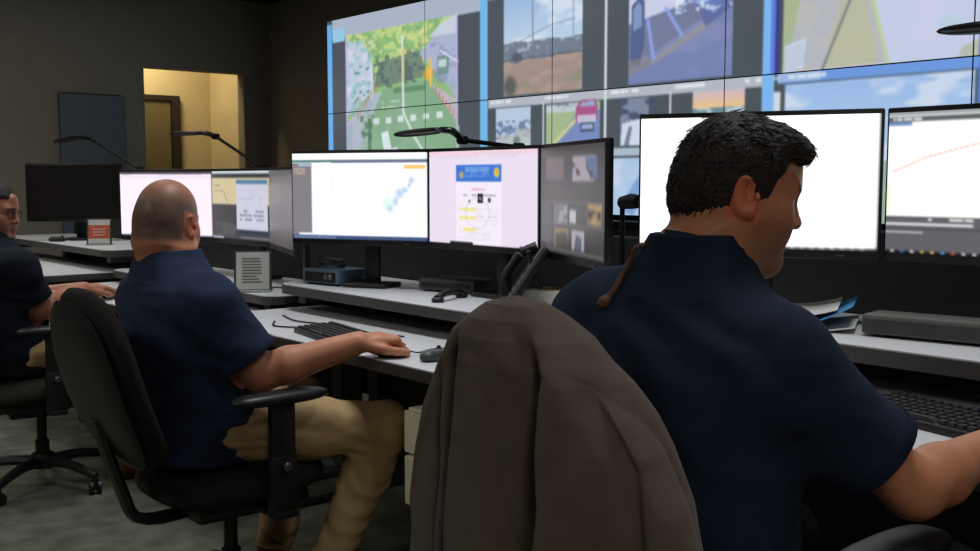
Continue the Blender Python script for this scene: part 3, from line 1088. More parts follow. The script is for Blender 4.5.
# desk phone, steeply tilted, its face turned to the bald man
t = thing('desk_phone', 'black desk phone standing steeply tilted with its handset on the cradle', 'telephone', (-2.44, 2.13, .87), R(-40))
tilt = rotm(x=-34)
bm = bmesh.new()
box(bm, (0, 0, .115), (.19, .022, .225), None, .006)
obj('body', xf(bm, (0, 0, .004), tilt), M['black'], t, True)
bm = bmesh.new()
box(bm, (.04, -.0125, .175), (.09, .003, .06), None, .001)
obj('display', xf(bm, (0, 0, .004), tilt), M['darkgrey'], t)
kb = None
for r_ in range(4):
    for c_ in range(3):
        bm = bmesh.new()
        box(bm, (.01 + c_ * .026, -.0135, .045 + r_ * .023), (.018, .005, .014), None, .001, 1)
        obj('button', xf(bm, (0, 0, .004), tilt), M['darkgrey'], t)
bm = bmesh.new()
tube(bm, [(-.06, -.018, .03), (-.06, -.048, .07), (-.06, -.052, .12), (-.06, -.048, .17), (-.06, -.018, .21)], [.021, .014, .013, .014, .021], 12, 5)
obj('handset', xf(bm, (0, 0, .004), tilt), M['black'], t, True)
bm = bmesh.new()
box(bm, (.0885, -.004, .115), (.012, .026, .22), None, .003)
obj('chrome_edge', xf(bm, (0, 0, .004), tilt), M['metal'], t)['label'] = 'shiny grey side edge'
bm = bmesh.new()
box(bm, (-.05, .10, .09), (.02, .012, .20), rotm(x=18), .003)
box(bm, (.05, .10, .09), (.02, .012, .20), rotm(x=18), .003)
box(bm, (0, .06, .006), (.16, .17, .01), None, .003)
obj('stand', bm, M['black'], t)
bm = bmesh.new()
P = [(-.06 + .005 * math.cos(k * 1.3), -.03 + .004 * k, .012 + .005 * math.sin(k * 1.3)) for k in range(40)]
tube(bm, P, .002, 6)
obj('coiled_cord', bm, M['black'], t, True)

t = thing('tray_box', 'black tray holding tan and white papers beside the desk phone', 'tray', (-2.315, 2.245, .87), R(10))
bm = bmesh.new()
box(bm, (0, 0, .004), (.20, .15, .006))
for x in (-.098, .098):
    box(bm, (x, 0, .035), (.005, .15, .065), None, .002)
box(bm, (0, .073, .035), (.20, .005, .065), None, .002)
obj('tray', bm, M['black'], t)
obj('paper_stack', BM(((0, -.002, .036), (.185, .14, .058), None, .002)), M['paperw'], t)
obj('top_card', BM(((.02, -.01, .0665), (.14, .12, .003))), M['papery'], t)['label'] = 'tan card lying on top'

t = thing('web_camera', 'small black camera on a post just right of the sideways dark monitor', 'camera', (-2.22, 2.42, .87))
bm = bmesh.new()
tube(bm, [(0, 0, .33), (.045, -.01, .335), (.085, -.02, .335)], [.02, .024, .02], 12, 4)
obj('body', bm, M['black'], t, True)
obj('post', lathe(bmesh.new(), [(.008, .012), (.008, .33)], (0, 0, 0), 10), M['black'], t, True)
obj('base', lathe(bmesh.new(), [(.045, 0), (.045, .008), (.03, .013)], (0, 0, 0), 20), M['black'], t, True)

t = thing('equipment_box', 'low grey box on white shelf under the road map monitor', 'box', (-1.015, 2.215, .924), R(9))
obj('casing', BM(((0, 0, .028), (.46, .10, .044), None, .006)), M['greybox'], t, True)
obj('front_panel', BM(((0, -.051, .026), (.45, .004, .030), None, .001)), M['darkgrey'], t)
obj('foot', BM(((-.19, 0, .003), (.03, .08, .006)), ((.19, 0, .003), (.03, .08, .006))), M['black'], t)


def sheet(bm, w, d, z, bend, n=8, th=.0016):
    g = [[[bm.verts.new((w * (i / n - .5), d * (j / n - .5), z + bend(i / n, j / n) + k)) for j in range(n + 1)] for i in range(n + 1)] for k in (0, th)]
    for k in range(2):
        for i in range(n):
            for j in range(n):
                f = (g[k][i][j], g[k][i + 1][j], g[k][i + 1][j + 1], g[k][i][j + 1])
                bm.faces.new(f if k else f[::-1])
    for i in range(n):
        for a, b in (((i, 0), (i + 1, 0)), ((i + 1, n), (i, n)), ((0, i + 1), (0, i)), ((n, i), (n, i + 1))):
            bm.faces.new((g[0][a[0]][a[1]], g[0][b[0]][b[1]], g[1][b[0]][b[1]], g[1][a[0]][a[1]]))
    return bm


t = thing('magazine', 'open blue and white magazine with curling pages left of the grey box', 'magazine', (-1.40, 2.20, .924), R(28))
obj('page', sheet(bmesh.new(), .20, .25, .0015, lambda u, v: .035 * abs(u - .5) ** 1.5), M['paperw'], t, True)
obj('page', sheet(bmesh.new(), .19, .24, .010, lambda u, v: .05 * abs(u - .45) ** 1.4 + .03 * u * u), M['paperb'], t, True)['label'] = 'blue printed page'
obj('page', sheet(bmesh.new(), .12, .20, .030, lambda u, v: -0.0 + .02 * u * u + .008 * v), M['paperw'], t, True)
t = thing('paper_sheaf', 'loose white papers with lifted corners under the blank white monitor', 'papers', (-1.80, 2.20, .924), R(22))
for k, (dx, a) in enumerate(((0, 0), (.012, 6), (-.008, -5), (.01, 3))):
    bm = sheet(bmesh.new(), .21, .29, .0015 + k * .007, lambda u, v, k=k: .012 * k * u * u + .01 * (1 - v) ** 2)
    obj('sheet', xf(bm, (dx, 0, 0), rotm(z=a)), M['paperw'], t, True)

t = thing('ballpoint_pen', 'blue pen lying behind the keyboard at the right edge', 'pen', (-.90, 2.02, .82), R(8))
obj('barrel', lathe(bmesh.new(), [(.003, -.07), (.0048, -.06), (.0048, .05), (.004, .06)], (0, 0, .0052), 10, rotm(y=90)), M['blue'], t, True)
obj('tip', lathe(bmesh.new(), [(.0008, -.08), (.003, -.07)], (0, 0, .0052), 8, rotm(y=90)), M['metal'], t)
obj('clip', BM(((.035, 0, .0112), (.04, .003, .0015))), M['blue'], t)

# cream pedestal under the worktop
t = thing('drawer_pedestal', 'cream drawer unit under worktop next to the khaki knee', 'cabinet', (-2.145, 1.92, 0))
obj('carcass', BM(((0, .01, .505), (.40, .48, .27), None, .004)), M['cream'], t)
obj('plinth', BM(((0, .02, .19), (.39, .45, .358))), M['console'], t)
for z, h in ((.575, .118), (.437, .138)):
    dr = obj('drawer', BM(((0, -.238, z), (.396, .018, h), None, .004)), M['cream'], t)
    obj('drawer_pull', BM(((0, -.250, z + h * .38), (.12, .008, .012), None, .002)), M['edge'], dr)

# cables on the worktops
bm = bmesh.new()
tube(bm, [(-3.30, 1.80, .774), (-3.18, 1.74, .774), (-3.05, 1.82, .774), (-2.9, 1.88, .774), (-2.7, 1.93, .774)], .003, 6, 6)
tube(bm, [(-3.42, 1.90, .774), (-3.25, 1.86, .774), (-3.1, 1.90, .774)], .003, 6, 6)
c = obj('cable', bm, M['black'], None, True)
tag(c, 'thin black cables lying on white worktop beside the bald man\'s keyboard', 'cable')
bm = bmesh.new()
tube(bm, [(-4.30, 2.16, .813), (-4.18, 2.09, .813), (-4.05, 2.14, .813), (-3.98, 2.20, .813), (-3.8, 2.3, .813)], .004, 6, 6)
c = obj('cable', bm, M['black'], None, True)
tag(c, 'black cable lying behind the paper holder on the shelf', 'cable')


# ------------------------------------------------------------------ task lamps
def task_lamp(label, head, joint, arm, clamp, tip=None):
    """world points: head end points, joint, arm elbow, clamp point on the rear panel"""
    t = thing('task_lamp', label, 'lamp', clamp, 0, 'task lamps over the consoles')
    c = np.array(clamp)
    h0, h1 = np.array(head[0]) - c, np.array(head[1]) - c
    bm = bmesh.new()
    L = np.linalg.norm(h1 - h0)
    a = math.atan2(h1[1] - h0[1], h1[0] - h0[0])
    e = math.asin((h1[2] - h0[2]) / L)
    pillow(bm, L, .085, .022, 2.6, None, 30, 7, .5)
    bmesh.ops.rotate(bm, cent=(0, 0, 0), matrix=rotm(x=90), verts=bm.verts)
    xf(bm, tuple((h0 + h1) / 2), Matrix.Rotation(a, 3, 'Z') @ Matrix.Rotation(-e, 3, 'Y'))
    hd = obj('lamp_head', bm, M['lampblk'], t, True, 60)
    bm = bmesh.new()
    tube(bm, [h1 - (h1 - h0) * .08, h1 + np.array([.02, .02, -.006]), np.array(joint) - c], [.011, .013, .011], 10, 4)
    obj('neck_joint', bm, M['lampblk'], t, True)
    bm = bmesh.new()
    tube(bm, [np.array(joint) - c, np.array(arm) - c], .008, 8)
    lathe(bm, [(.015, -.016), (.015, .016)], tuple(np.array(joint) - c), 12, rotm(x=90))
    obj('upper_arm', bm, M['lampblk'], t, True)
    bm = bmesh.new()
    tube(bm, [np.array(arm) - c, np.array([0, 0, .03])], .009, 8)
    lathe(bm, [(.016, -.018), (.016, .018)], tuple(np.array(arm) - c), 12, rotm(x=90))
    obj('lower_arm', bm, M['lampblk'], t, True)
    obj('clamp', BM(((0, 0, .012), (.05, .065, .03), None, .004), ((0, -.03, -.02), (.04, .012, .06)), ((0, .03, -.02), (.04, .012, .06))), M['lampblk'], t)
    return t


task_lamp('black task lamp reaching over the switched-off monitor before blue-grey panel', ((-7.10, 2.30, 1.515), (-6.66, 2.30, 1.538)), (-6.60, 2.34, 1.53), (-6.18, 2.49, 1.335), (-6.02, 2.495, 1.10))
task_lamp('black task lamp in front of the lit yellow opening', ((-5.27, 2.30, 1.508), (-4.95, 2.32, 1.505)), (-4.89, 2.36, 1.485), (-4.66, 2.49, 1.33), (-4.44, 2.495, 1.04))
task_lamp('black task lamp hanging before the green street picture', ((-3.14, 2.22, 1.432), (-2.86, 2.22, 1.442)), (-2.86, 2.30, 1.408), (-2.78, 2.49, 1.385), (-2.60, 2.495, 1.10))
task_lamp('black task lamp at the top right edge before the big wall', ((-1.12, 2.20, 1.584), (-.80, 2.22, 1.584)), (-.74, 2.25, 1.57), (-.62, 2.48, 1.40), (-.5, 2.495, 1.15))


# ------------------------------------------------------------------ office chairs
def office_chair(label, loc, rz, seat, back, recline, arm_z, arm_x=.27, arm_y=(-.10, .18), base_turn=0., fab='chairfab'):
    """local +y is where the sitter looks; seat = top height; back = (bottom, top, width)"""
    t = thing('office_chair', label, 'chair', (loc[0], loc[1], 0), R(rz), 'office chairs at the consoles')
    bm = bmesh.new()
    pillow(bm, .50, .48, .10, 3.2, lambda x, z: .012 * (z / .24) ** 2 * (1 if z < 0 else -1.6), 40, 8, .5)
    obj('seat', xf(bm, (0, 0, seat - .05), rotm(x=90)), M[fab], t, True, 60)
    obj('seat_pan', BM(((0, 0, seat - .11), (.34, .34, .035), None, .012), ((0, -.02, seat - .145), (.16, .22, .05), None, .01)), M['chairplast'], t, True)
    bh, w = back[1] - back[0], back[2]
    yb = -.235
    rec = rotm(x=recline)
    bm = bmesh.new()
    pillow(bm, w, bh, .085, 2.9, lambda x, z: .22 * x * x - .035 * math.cos((z / bh + .15) * 3.0), 44, 9, .5)
    for v in bm.verts:
        v.co.x *= 1 - .16 * max(0, v.co.z / bh * 2) ** 2
    obj('backrest', xf(xf(bm, (0, 0, bh / 2)), (0, yb, back[0]), rec), M[fab], t, True, 60)
    bm = bmesh.new()
    pillow(bm, w * .93, bh * .94, .03, 2.9, lambda x, z: .20 * x * x - .035 * math.cos((z / bh + .15) * 3.0) - .04, 36, 6, .5)
    for v in bm.verts:
        v.co.x *= 1 - .16 * max(0, v.co.z / bh * 2) ** 2
    obj('back_shell', xf(xf(bm, (0, 0, bh / 2)), (0, yb, back[0]), rec), M['chairplast'], t, True, 60)
    bm = bmesh.new()
    dn = rec @ Vector((0, -.085, bh * .35))
    tube(bm, [(0, .0, seat - .13), (0, yb - .02, seat - .14), (0, yb - .085, seat - .04), (0, yb + dn.y, back[0] + dn.z)], .016, 8, 5, 1.)
    for v in bm.verts:
        v.co.x *= 2.2
    obj('back_bar', bm, M['chairplast'], t, True)
    for s in (-1, 1):
        bm = bmesh.new()
        pillow(bm, .085, arm_y[1] - arm_y[0], .034, 3., None, 28, 7, .5)
        a = obj('armrest', xf(bm, (s * arm_x, (arm_y[0] + arm_y[1]) / 2, arm_z - .017), rotm(x=90)), M['chairplast'], t, True, 60)
        bm = bmesh.new()
        ym = (arm_y[0] + arm_y[1]) / 2
        box(bm, (s * arm_x, ym, (arm_z + seat) / 2 - .02), (.028, .075, arm_z - seat - .0), None, .008)
        box(bm, (s * arm_x, ym, seat - .03), (.036, .085, .16), None, .010)
        box(bm, (s * (arm_x / 2 + .05), ym, seat - .115), (arm_x - .05, .07, .022), None, .006)
        obj('arm_post', bm, M['chairplast'], a, True)
        bm = bmesh.new()
        lathe(bm, [(.011, 0), (.013, .006), (.013, .016), (.009, .02)], (s * (arm_x + .016), ym, seat + .02), 12, rotm(y=90 * s))
        obj('adjust_knob', bm, M['metal'], a, True)
    bm = bmesh.new()
    lathe(bm, [(.028, .10), (.028, seat - .28), (.020, seat - .279), (.020, seat - .15), (.045, seat - .149), (.045, seat - .13)], (0, 0, 0), 16)
    obj('gas_column', bm, M['chairplast'], t, True)
    obj('base_hub', lathe(bmesh.new(), [(.035, .07), (.05, .075), (.055, .12), (.04, .135)], (0, 0, 0), 18), M['chairplast'], t, True)
    for k in range(5):
        a = R(base_turn + 72 * k)
        ca, sa = math.cos(a), math.sin(a)
        bm = bmesh.new()
        tube(bm, [(.03 * ca, .03 * sa, .10), (.14 * ca, .14 * sa, .105), (.24 * ca, .24 * sa, .09), (.31 * ca, .31 * sa, .072)], [.024, .021, .018, .015], 8, 4)
        lg = obj('leg', bm, M['chairplast'], t, True)
        bm = bmesh.new()
        rot = Matrix.Rotation(a + 1.0, 3, 'Z') @ rotm(y=90)
        for o_ in (-.015, .015):
            n_ = rot @ Vector((0, 0, o_))
            lathe(bm, [(.018, -.008), (.027, -.006), (.027, .006), (.018, .008)], (.305 * ca + n_.x, .305 * sa + n_.y, .027), 14, rot)
        box(bm, (.305 * ca, .305 * sa, .042), (.026, .026, .05), Matrix.Identity(3), .006)
        obj('caster', bm, M['black'], lg, True)
    return t


office_chair('black office chair with tilted back carrying the bald man', (-2.78, 1.36), 0, .475, (.50, 1.02, .47), 22, .70, .27, (-.12, .17), 20)
office_chair('black swivel chair at far left with star base and casters showing', (-4.50, 1.36), -8, .47, (.52, .98, .46), 14, .70, .27, (-.12, .16), 30, 'chairmesh')
office_chair('nearest office chair, its back hidden under the draped jacket', (-.985, 1.235), 0, .49, (.58, 1.05, .38), 6, .785, .285, (-.06, .20), 10)

# ------------------------------------------------------------------ jacket draped over the nearest chair's back
def jacket():
    t = thing('jacket', 'grey-brown cloth jacket draped over the nearest chair back', 'jacket', (-1.0, .94, .58))
    Z = [.58, .70, .786, .878, .944, .983, 1.020, 1.066, 1.090, 1.108, 1.118]
    Wd = [.292, .285, .272, .244, .214, .190, .162, .114, .076, .042, .0]
    Dp = [.092, .091, .089, .087, .084, .081, .077, .069, .055, .034, .0]
    CY = [.965, .963, .960, .956, .950, .947, .943, .935, .930, .926, .924]
    CX = [-1.01, -1.01, -1.01, -1.012, -1.016, -1.02, -1.026, -1.034, -1.036, -1.036, -1.036]
    nz, na = 90, 260
    zs = np.concatenate([np.linspace(.58, 1.03, 150), 1.03 + .0875 * np.sin(np.linspace(0, math.pi / 2, 70))[1:]])
    a = np.linspace(0, 2 * math.pi, na, endpoint=False)
    V = []
    for z in zs:
        w, d_, cx, cy = (np.interp(z, Z, q) for q in (Wd, Dp, CX, CY))
        ca, sa = np.cos(a), np.sin(a)
        q = (np.abs(ca) ** 2.15 + np.abs(sa) ** 2.15) ** (-1 / 2.15)
        x, y = q * ca * w, q * sa * d_
        g = np.clip((1.11 - z) / .28, 0, 1)
        P = np.stack([a * 3.2, np.full_like(a, z * 1.1), 0 * a], -1)
        wv = a * 3.0 + 7.5 * fbm(np.stack([x * 4.5, np.full_like(a, z * 1.3), y * 4.5], -1), 12)
        fold = .034 * (np.abs(np.sin(wv)) ** .9 - .6) * (.15 + 1.1 * vnoise(np.stack([x * 7, y * 7, np.full_like(a, z * 1.8)], -1), 9))
        n = (fbm(np.stack([x * 9, y * 9, np.full_like(a, z * 4)], -1), 5) - .5) * .03
        # hanging folds on the camera side: an overlapping front edge, a rolled fold left of it, creases by the sides
        back = np.clip(-sa * 3, 0, 1)
        xe = np.interp(z, [.58, .79, .90, .97, 1.03, 1.08, 1.12], [.074, .078, .088, .098, .100, .072, .05]) + .004 * math.sin(z * 31)
        xb = np.interp(z, [.58, .79, 1.0, 1.09, 1.12], [-.135, -.120, -.085, -.060, -.050])
        xr = np.interp(z, [.58, .79, .93, 1.05], [.226, .222, .196, .135])
        tz = np.clip((1.105 - z) / .07, 0, 1)
        over = .040 / (1 + np.exp(-(x - xe) / .007)) * np.exp(-np.clip(x - xe, 0, 1) / .10) - .016 * np.exp(-((x - xe + .022) / .020) ** 2)
        u = np.clip((x - xb) / (xe - .03 - xb), 0, 1)
        over += .024 * np.sin(u * math.pi) ** .8 - .016 * np.exp(-((x - xb) / .013) ** 2) - .009 * np.exp(-((x - xb + .055) / .008) ** 2)
        over += -.016 * np.exp(-((x - xr) / .012) ** 2) + .010 * np.exp(-((x - xr - .03) / .018) ** 2)
        over += .010 * np.exp(-((x - xe - .04) / .010) ** 2) * np.clip((z - .97) / .05, 0, 1)
        over = over * back * tz
        r_ = 1 + (fold * g + n * np.clip((1.13 - z) / .06, .2, 1)) / np.maximum(np.hypot(x, y), .04) * .75
        yy = cy + y * r_ - over
        zarc = 1.058 - 5.5 * (x + .025) ** 2
        yy = yy - back * .007 / (1 + np.exp(-(z - zarc) / .005)) * np.clip((.08 - x) / .04, 0, 1)
        V.append(np.stack([cx + x * r_, yy, z + .012 * g * np.sin(a * 3 + 1) * (z < .62)], -1))
    V = np.array(V)
    nz = len(zs)
    F = [(i * na + k, i * na + (k + 1) % na, (i + 1) * na + (k + 1) % na, (i + 1) * na + k) for i in range(nz - 1) for k in range(na)]
    nobj('shell', V.reshape(-1, 3), F, M['jacket'], t, t)


jacket()
# ------------------------------------------------------------------ people: smooth solids meshed from a distance field
class Solid:
    def __init__(s):
        s.ops = []

    def add(s, fn, lo, hi, k=.02, sub=False):
        s.ops.append((fn, np.array(lo, float), np.array(hi, float), k, sub))
        return s

    def cone(s, a, b, ra, rb, k=.02, sub=False, cut=None):
        """tapered limb; cut = (point, outward direction) trims it flat"""
        a, b = np.array(a, float), np.array(b, float)
        ba = b - a
        L2 = ba @ ba

        def fn(P):
            h = np.clip(((P - a) @ ba) / L2, 0, 1)
            d_ = np.linalg.norm(P - a - h[..., None] * ba, axis=-1) - (ra + (rb - ra) * h)
            if cut is not None:
                n_ = np.array(cut[1], float)
                n_ = n_ / np.linalg.norm(n_)
                d_ = np.maximum(d_, (P - np.array(cut[0], float)) @ n_)
            return d_
        r_ = max(ra, rb)
        return s.add(fn, np.minimum(a, b) - r_, np.maximum(a, b) + r_, k, sub)

    def chain(s, pts, rad, k=.02):
        for a, b, ra, rb in zip(pts, pts[1:], rad, rad[1:]):
            s.cone(a, b, ra, rb, k)
        return s

    def ell(s, c, r, k=.02, sub=False, rot=None):
        c, r = np.array(c, float), np.array(r, float)
        Q = np.eye(3) if rot is None else np.array(rot, float)

        def fn(P):
            q = (P - c) @ Q
            k0 = np.linalg.norm(q / r, axis=-1)
            k1 = np.linalg.norm(q / (r * r), axis=-1)
            return np.where(k1 < 1e-9, -r.min(), k0 * (k0 - 1) / np.maximum(k1, 1e-9))
        m = r.max()
        return s.add(fn, c - m, c + m, k, sub)

    def spine(s, lv, k=.03, ex=2.4, z0=None, z1=None):
        """stack of oval sections (z, cx, cy, halfwidth, halfdepth)"""
        lv = np.array(lv, float)

        def fn(P):
            z = P[..., 2]
            cx, cy, w, d_ = (np.interp(z, lv[:, 0], lv[:, j]) for j in (1, 2, 3, 4))
            u, v = np.abs(P[..., 0] - cx) / w, np.abs(P[..., 1] - cy) / d_
            g = ((u ** ex + v ** ex) ** (1 / ex) - 1) * np.minimum(w, d_) * .85
            return np.maximum(g, np.maximum(lv[0, 0] - z, z - lv[-1, 0]))
        w, d_ = lv[:, 3].max(), lv[:, 4].max()
        return s.add(fn, (lv[:, 1].min() - w, lv[:, 2].min() - d_, lv[0, 0]), (lv[:, 1].max() + w, lv[:, 2].max() + d_, lv[-1, 0]), k)

    def framed(s, other, pos, rot, scale=1.):
        """place another solid, given in its own frame"""
        pos, Q = np.array(pos, float), np.array(rot, float)
        for fn, lo, hi, k, sub in other.ops:
            cs = np.array([[(lo, hi)[i][0], (lo, hi)[j][1], (lo, hi)[l][2]] for i in (0, 1) for j in (0, 1) for l in (0, 1)]) * scale
            cs = cs @ Q.T + pos
            s.add(lambda P, fn=fn: fn(((P - pos) @ Q) / scale) * scale, cs.min(0), cs.max(0), k * scale, sub)
        return s

    def mesh(s, h, warp=None):
        adds = [o for o in s.ops if not o[4]]
        lo = np.min([o[1] for o in adds], 0) - 3 * h
        hi = np.max([o[2] for o in adds], 0) + 3 * h
        n = np.ceil((hi - lo) / h).astype(int) + 1
        Fd = np.full(n, .5, np.float32)
        for fn, l, u, k, sub in s.ops:
            pad = k + 3 * h
            i0 = np.maximum(np.floor((l - pad - lo) / h).astype(int), 0)
            i1 = np.minimum(np.ceil((u + pad - lo) / h).astype(int) + 1, n)
            if (i1 <= i0).any():
                continue
            ax = [lo[j] + h * np.arange(i0[j], i1[j]) for j in range(3)]
            P = np.stack(np.meshgrid(*ax, indexing='ij'), -1)
            d_ = fn(P)
            sl = tuple(slice(i0[j], i1[j]) for j in range(3))
            A = Fd[sl]
            if sub:
                hh = np.maximum(k - np.abs(A + d_), 0) / max(k, 1e-6)
                Fd[sl] = np.maximum(A, -d_) + hh * hh * k * .25
            else:
                hh = np.maximum(k - np.abs(A - d_), 0) / max(k, 1e-6)
                Fd[sl] = np.minimum(A, d_) - hh * hh * k * .25
        return surface(Fd, lo, h)


def surface(Fd, lo, h):
    """surface nets"""
    S = Fd < 0
    nx, ny, nz = S.shape
    cnt = np.zeros((nx - 1, ny - 1, nz - 1), np.int8)
    offs = [(i, j, k) for i in (0, 1) for j in (0, 1) for k in (0, 1)]
    for i, j, k in offs:
        cnt += S[i:nx - 1 + i, j:ny - 1 + j, k:nz - 1 + k]
    act = (cnt > 0) & (cnt < 8)
    C = np.argwhere(act)
    idx = np.full(act.shape, -1, np.int64)
    idx[tuple(C.T)] = np.arange(len(C))
    val = np.stack([Fd[C[:, 0] + i, C[:, 1] + j, C[:, 2] + k] for i, j, k in offs], 1).astype(float)
    acc = np.zeros((len(C), 3))
    num = np.zeros(len(C))
    O = np.array(offs, float)
    for a in range(8):
        for b in range(a + 1, 8):
            if np.abs(O[a] - O[b]).sum() != 1:
                continue
            m = (val[:, a] < 0) != (val[:, b] < 0)
            t = val[m, a] / (val[m, a] - val[m, b])
            acc[m] += O[a] + t[:, None] * (O[b] - O[a])
            num[m] += 1
    V = lo + h * (C + acc / num[:, None])
    Q = []
    for ax in range(3):
        sl0 = [slice(None)] * 3
        sl1 = [slice(None)] * 3
        sl0[ax], sl1[ax] = slice(0, -1), slice(1, None)
        E_ = np.argwhere(S[tuple(sl0)] != S[tuple(sl1)])
        b, c = [(1, 2), (2, 0), (0, 1)][ax]
        ok = (E_[:, b] > 0) & (E_[:, c] > 0) & (E_[:, b] < S.shape[b] - 1) & (E_[:, c] < S.shape[c] - 1)
        E_ = E_[ok]
        ins = S[tuple(E_.T)]

        def at(db, dc):
            q = E_.copy()
            q[:, b] += db
            q[:, c] += dc
            return idx[tuple(q.T)]
        f = np.stack([at(-1, -1), at(0, -1), at(0, 0), at(-1, 0)], 1)
        f[~ins] = f[~ins][:, ::-1]
        Q.append(f)
    return V, np.concatenate(Q)


def vnormals(V, F):
    n = np.cross(V[F[:, 2]] - V[F[:, 0]], V[F[:, 3]] - V[F[:, 1]])
    N = np.zeros_like(V)
    for j in range(4):
        np.add.at(N, F[:, j], n)
    return N / (np.linalg.norm(N, axis=1, keepdims=True) + 1e-12)


def solid_obj(name, so, h, m, root, disp=None, paint=None):
    V, F = so.mesh(h)
    if disp is not None:
        V = V + vnormals(V, F) * disp(V)[:, None]
    o = nobj(name, V, F.tolist(), m, root, root)
    if paint is not None:
        c = lin(np.clip(paint(V), 0, 255))
        at = o.data.color_attributes.new('paint', 'FLOAT_COLOR', 'POINT')
        at.data.foreach_set('color', np.concatenate([c, np.ones((len(c), 1))], 1).ravel())
    return o


def head_rot(yaw, pitch, roll=0):
    return np.array((Matrix.Rotation(R(yaw), 3, 'Z') @ Matrix.Rotation(R(-pitch), 3, 'X') @ Matrix.Rotation(R(roll), 3, 'Y')))


def head_solid(heavy=0., nose=1.):
    """x right, y to the face, z up; eyes at z = 0; about .24 tall"""
    s = Solid()
    f = heavy
    s.ell((0, -.007, .032), (.076 + .004 * f, .094, .090), .01)
    s.ell((0, -.045, -.005), (.066 + .006 * f, .060, .060), .03)
    s.ell((0, .028, -.035), (.061 + .006 * f, .062, .080), .035)
    s.cone((-.05 - .005 * f, .0, -.055), (-.018, .062, -.100), .019 + .006 * f, .018, .03)
    s.cone((.05 + .005 * f, .0, -.055), (.018, .062, -.100), .019 + .006 * f, .018, .03)
    s.ell((0, .070, -.100), (.022, .018, .018), .025)
    if f:
        s.ell((0, .03, -.105), (.05, .045, .03), .03)
        s.ell((0, -.072, -.062), (.055, .03, .03), .03)
    for x in (-1, 1):
        s.ell((x * .045, .052, -.022), (.022, .026, .022), .025)
        s.ell((x * .040, .058, -.052), (.02, .022, .026), .025)
    s.cone((-.036, .076, .020), (.036, .076, .020), .013, .013, .022)
    s.cone((0, .083, .03), (0, .080, .06), .016, .02, .03)
    for x in (-1, 1):
        s.ell((x * .032, .096, -.001), (.020, .016, .011), .012, True)
        s.ell((x * .031, .0735, -.001), (.0125, .0125, .0125), .002)
        s.cone((x * .019, .082, .0075), (x * .044, .074, .0065), .0035, .0035, .004)
        s.cone((x * .019, .083, -.0085), (x * .043, .075, -.0085), .003, .003, .004)
    s.cone((0, .088, .012), (0, .103 * nose, -.026), .0075, .0105, .012)
    s.ell((0, .104 * nose, -.032), (.0105, .011, .009), .008)
    for x in (-1, 1):
        s.ell((x * .0125, .094, -.035), (.0085, .0105, .0075), .006)
        s.ell((x * .0065, .100, -.042), (.0035, .0055, .0035), .003, True)
    s.cone((-.019, .083, -.064), (.019, .083, -.064), .0055, .0055, .008)
    s.ell((0, .088, -.063), (.016, .010, .0058), .006)
    s.ell((0, .086, -.075), (.017, .010, .0065), .006)
    s.cone((-.022, .090, -.0690), (.022, .090, -.0690), .0016, .0016, .003, True)
    s.ell((0, .082, -.088), (.014, .004, .004), .008, True)
    # ears
    er = np.array((Matrix.Rotation(R(14), 3, 'X')))
    for x in (-1, 1):
        q = er @ np.array((Matrix.Rotation(R(-22 * x), 3, 'Z')))
        c = np.array([x * .079, -.012, -.008])
        s.ell(c, (.008, .018, .030), .006, False, q)
        s.ell(c + np.array([x * .006, .004, .004]), (.006, .0105, .019), .004, True, q)
        pts = []
        for a in np.linspace(-.5, 4.0, 14):
            pts.append(c + q @ np.array([x * .005, -.0165 * math.sin(a), .0275 * math.cos(a)]))
        s.chain(pts, [.0038] * len(pts), .003)
        s.ell(c + q @ np.array([x * .002, .004, -.028]), (.006, .008, .008), .006, False, q)
        s.ell(c + q @ np.array([x * .003, .017, -.004]), (.005, .004, .008), .004, False, q)
    return s


def hand_solid(so, wrist, fwd, palm_down, right, curl, spread=1., lift=0., size=1.):
    """palm_down: direction the palm faces; curl: per-finger bend angles (3 joints) in degrees"""
    w = np.array(wrist, float)
    f = np.array(fwd, float)
    f /= np.linalg.norm(f)
    n = np.array(palm_down, float)
    n -= f * (n @ f)
    n /= np.linalg.norm(n)
    sd = np.cross(f, n) * (1 if right else -1)      # towards the thumb
    sd = -sd
    z = size
    for i, (off, L, ang) in enumerate(((.030, .092, 4), (.010, .096, 1), (-.010, .092, -2), (-.029, .084, -6))):
        d0 = f * math.cos(R(ang * spread)) + sd * math.sin(R(ang * spread))
        k0 = w + sd * off * .55 * z + f * .005
        kn = w + (f * L + sd * off - n * .004) * z
        so.cone(k0, kn, .0155 * z, .0115 * z, .014)
        ln = ((.043, .026, .021), (.047, .029, .022), (.044, .027, .021), (.034, .021, .019))[i]
        p, r0, a = kn, .0098 * z, 0
        for j in range(3):
            a += curl[i][j]
            dd = d0 * math.cos(R(a)) + n * math.sin(R(a))
            q = p + dd * ln[j] * z
            so.cone(p, q, r0, r0 * .92, .004)
            so.ell(p - n * .001 if j else p, (r0 * 1.06,) * 3, .003)
            p, r0 = q, r0 * .92
    # palm pad and thumb
    so.ell(w + (f * .05 + n * .006) * z, (.030 * z,) * 3, .02, False)
    t0 = w + (f * .018 + sd * .022 + n * .006) * z
    t1 = w + (f * .055 + sd * .046 + n * .014) * z
    t2 = w + (f * .086 + sd * .052 + n * .020) * z
    t3 = w + (f * .110 + sd * .046 + n * .026) * z
    so.chain([t0, t1, t2, t3], [.017 * z, .0125 * z, .0105 * z, .009 * z], .006)


def fold_noise(sc, amp, seed, st=(1, 1, 1)):
    st = np.array(st, float)

    def f(V):
        P = V * sc * st
        return amp * ((fbm(P, seed, 3) - .5) * 2 + .6 * np.sin(P[:, 0] * 5 + P[:, 2] * 4 + 5 * vnoise(P * .8, seed + 9)) * (vnoise(P * .7, seed + 4)))
    return f


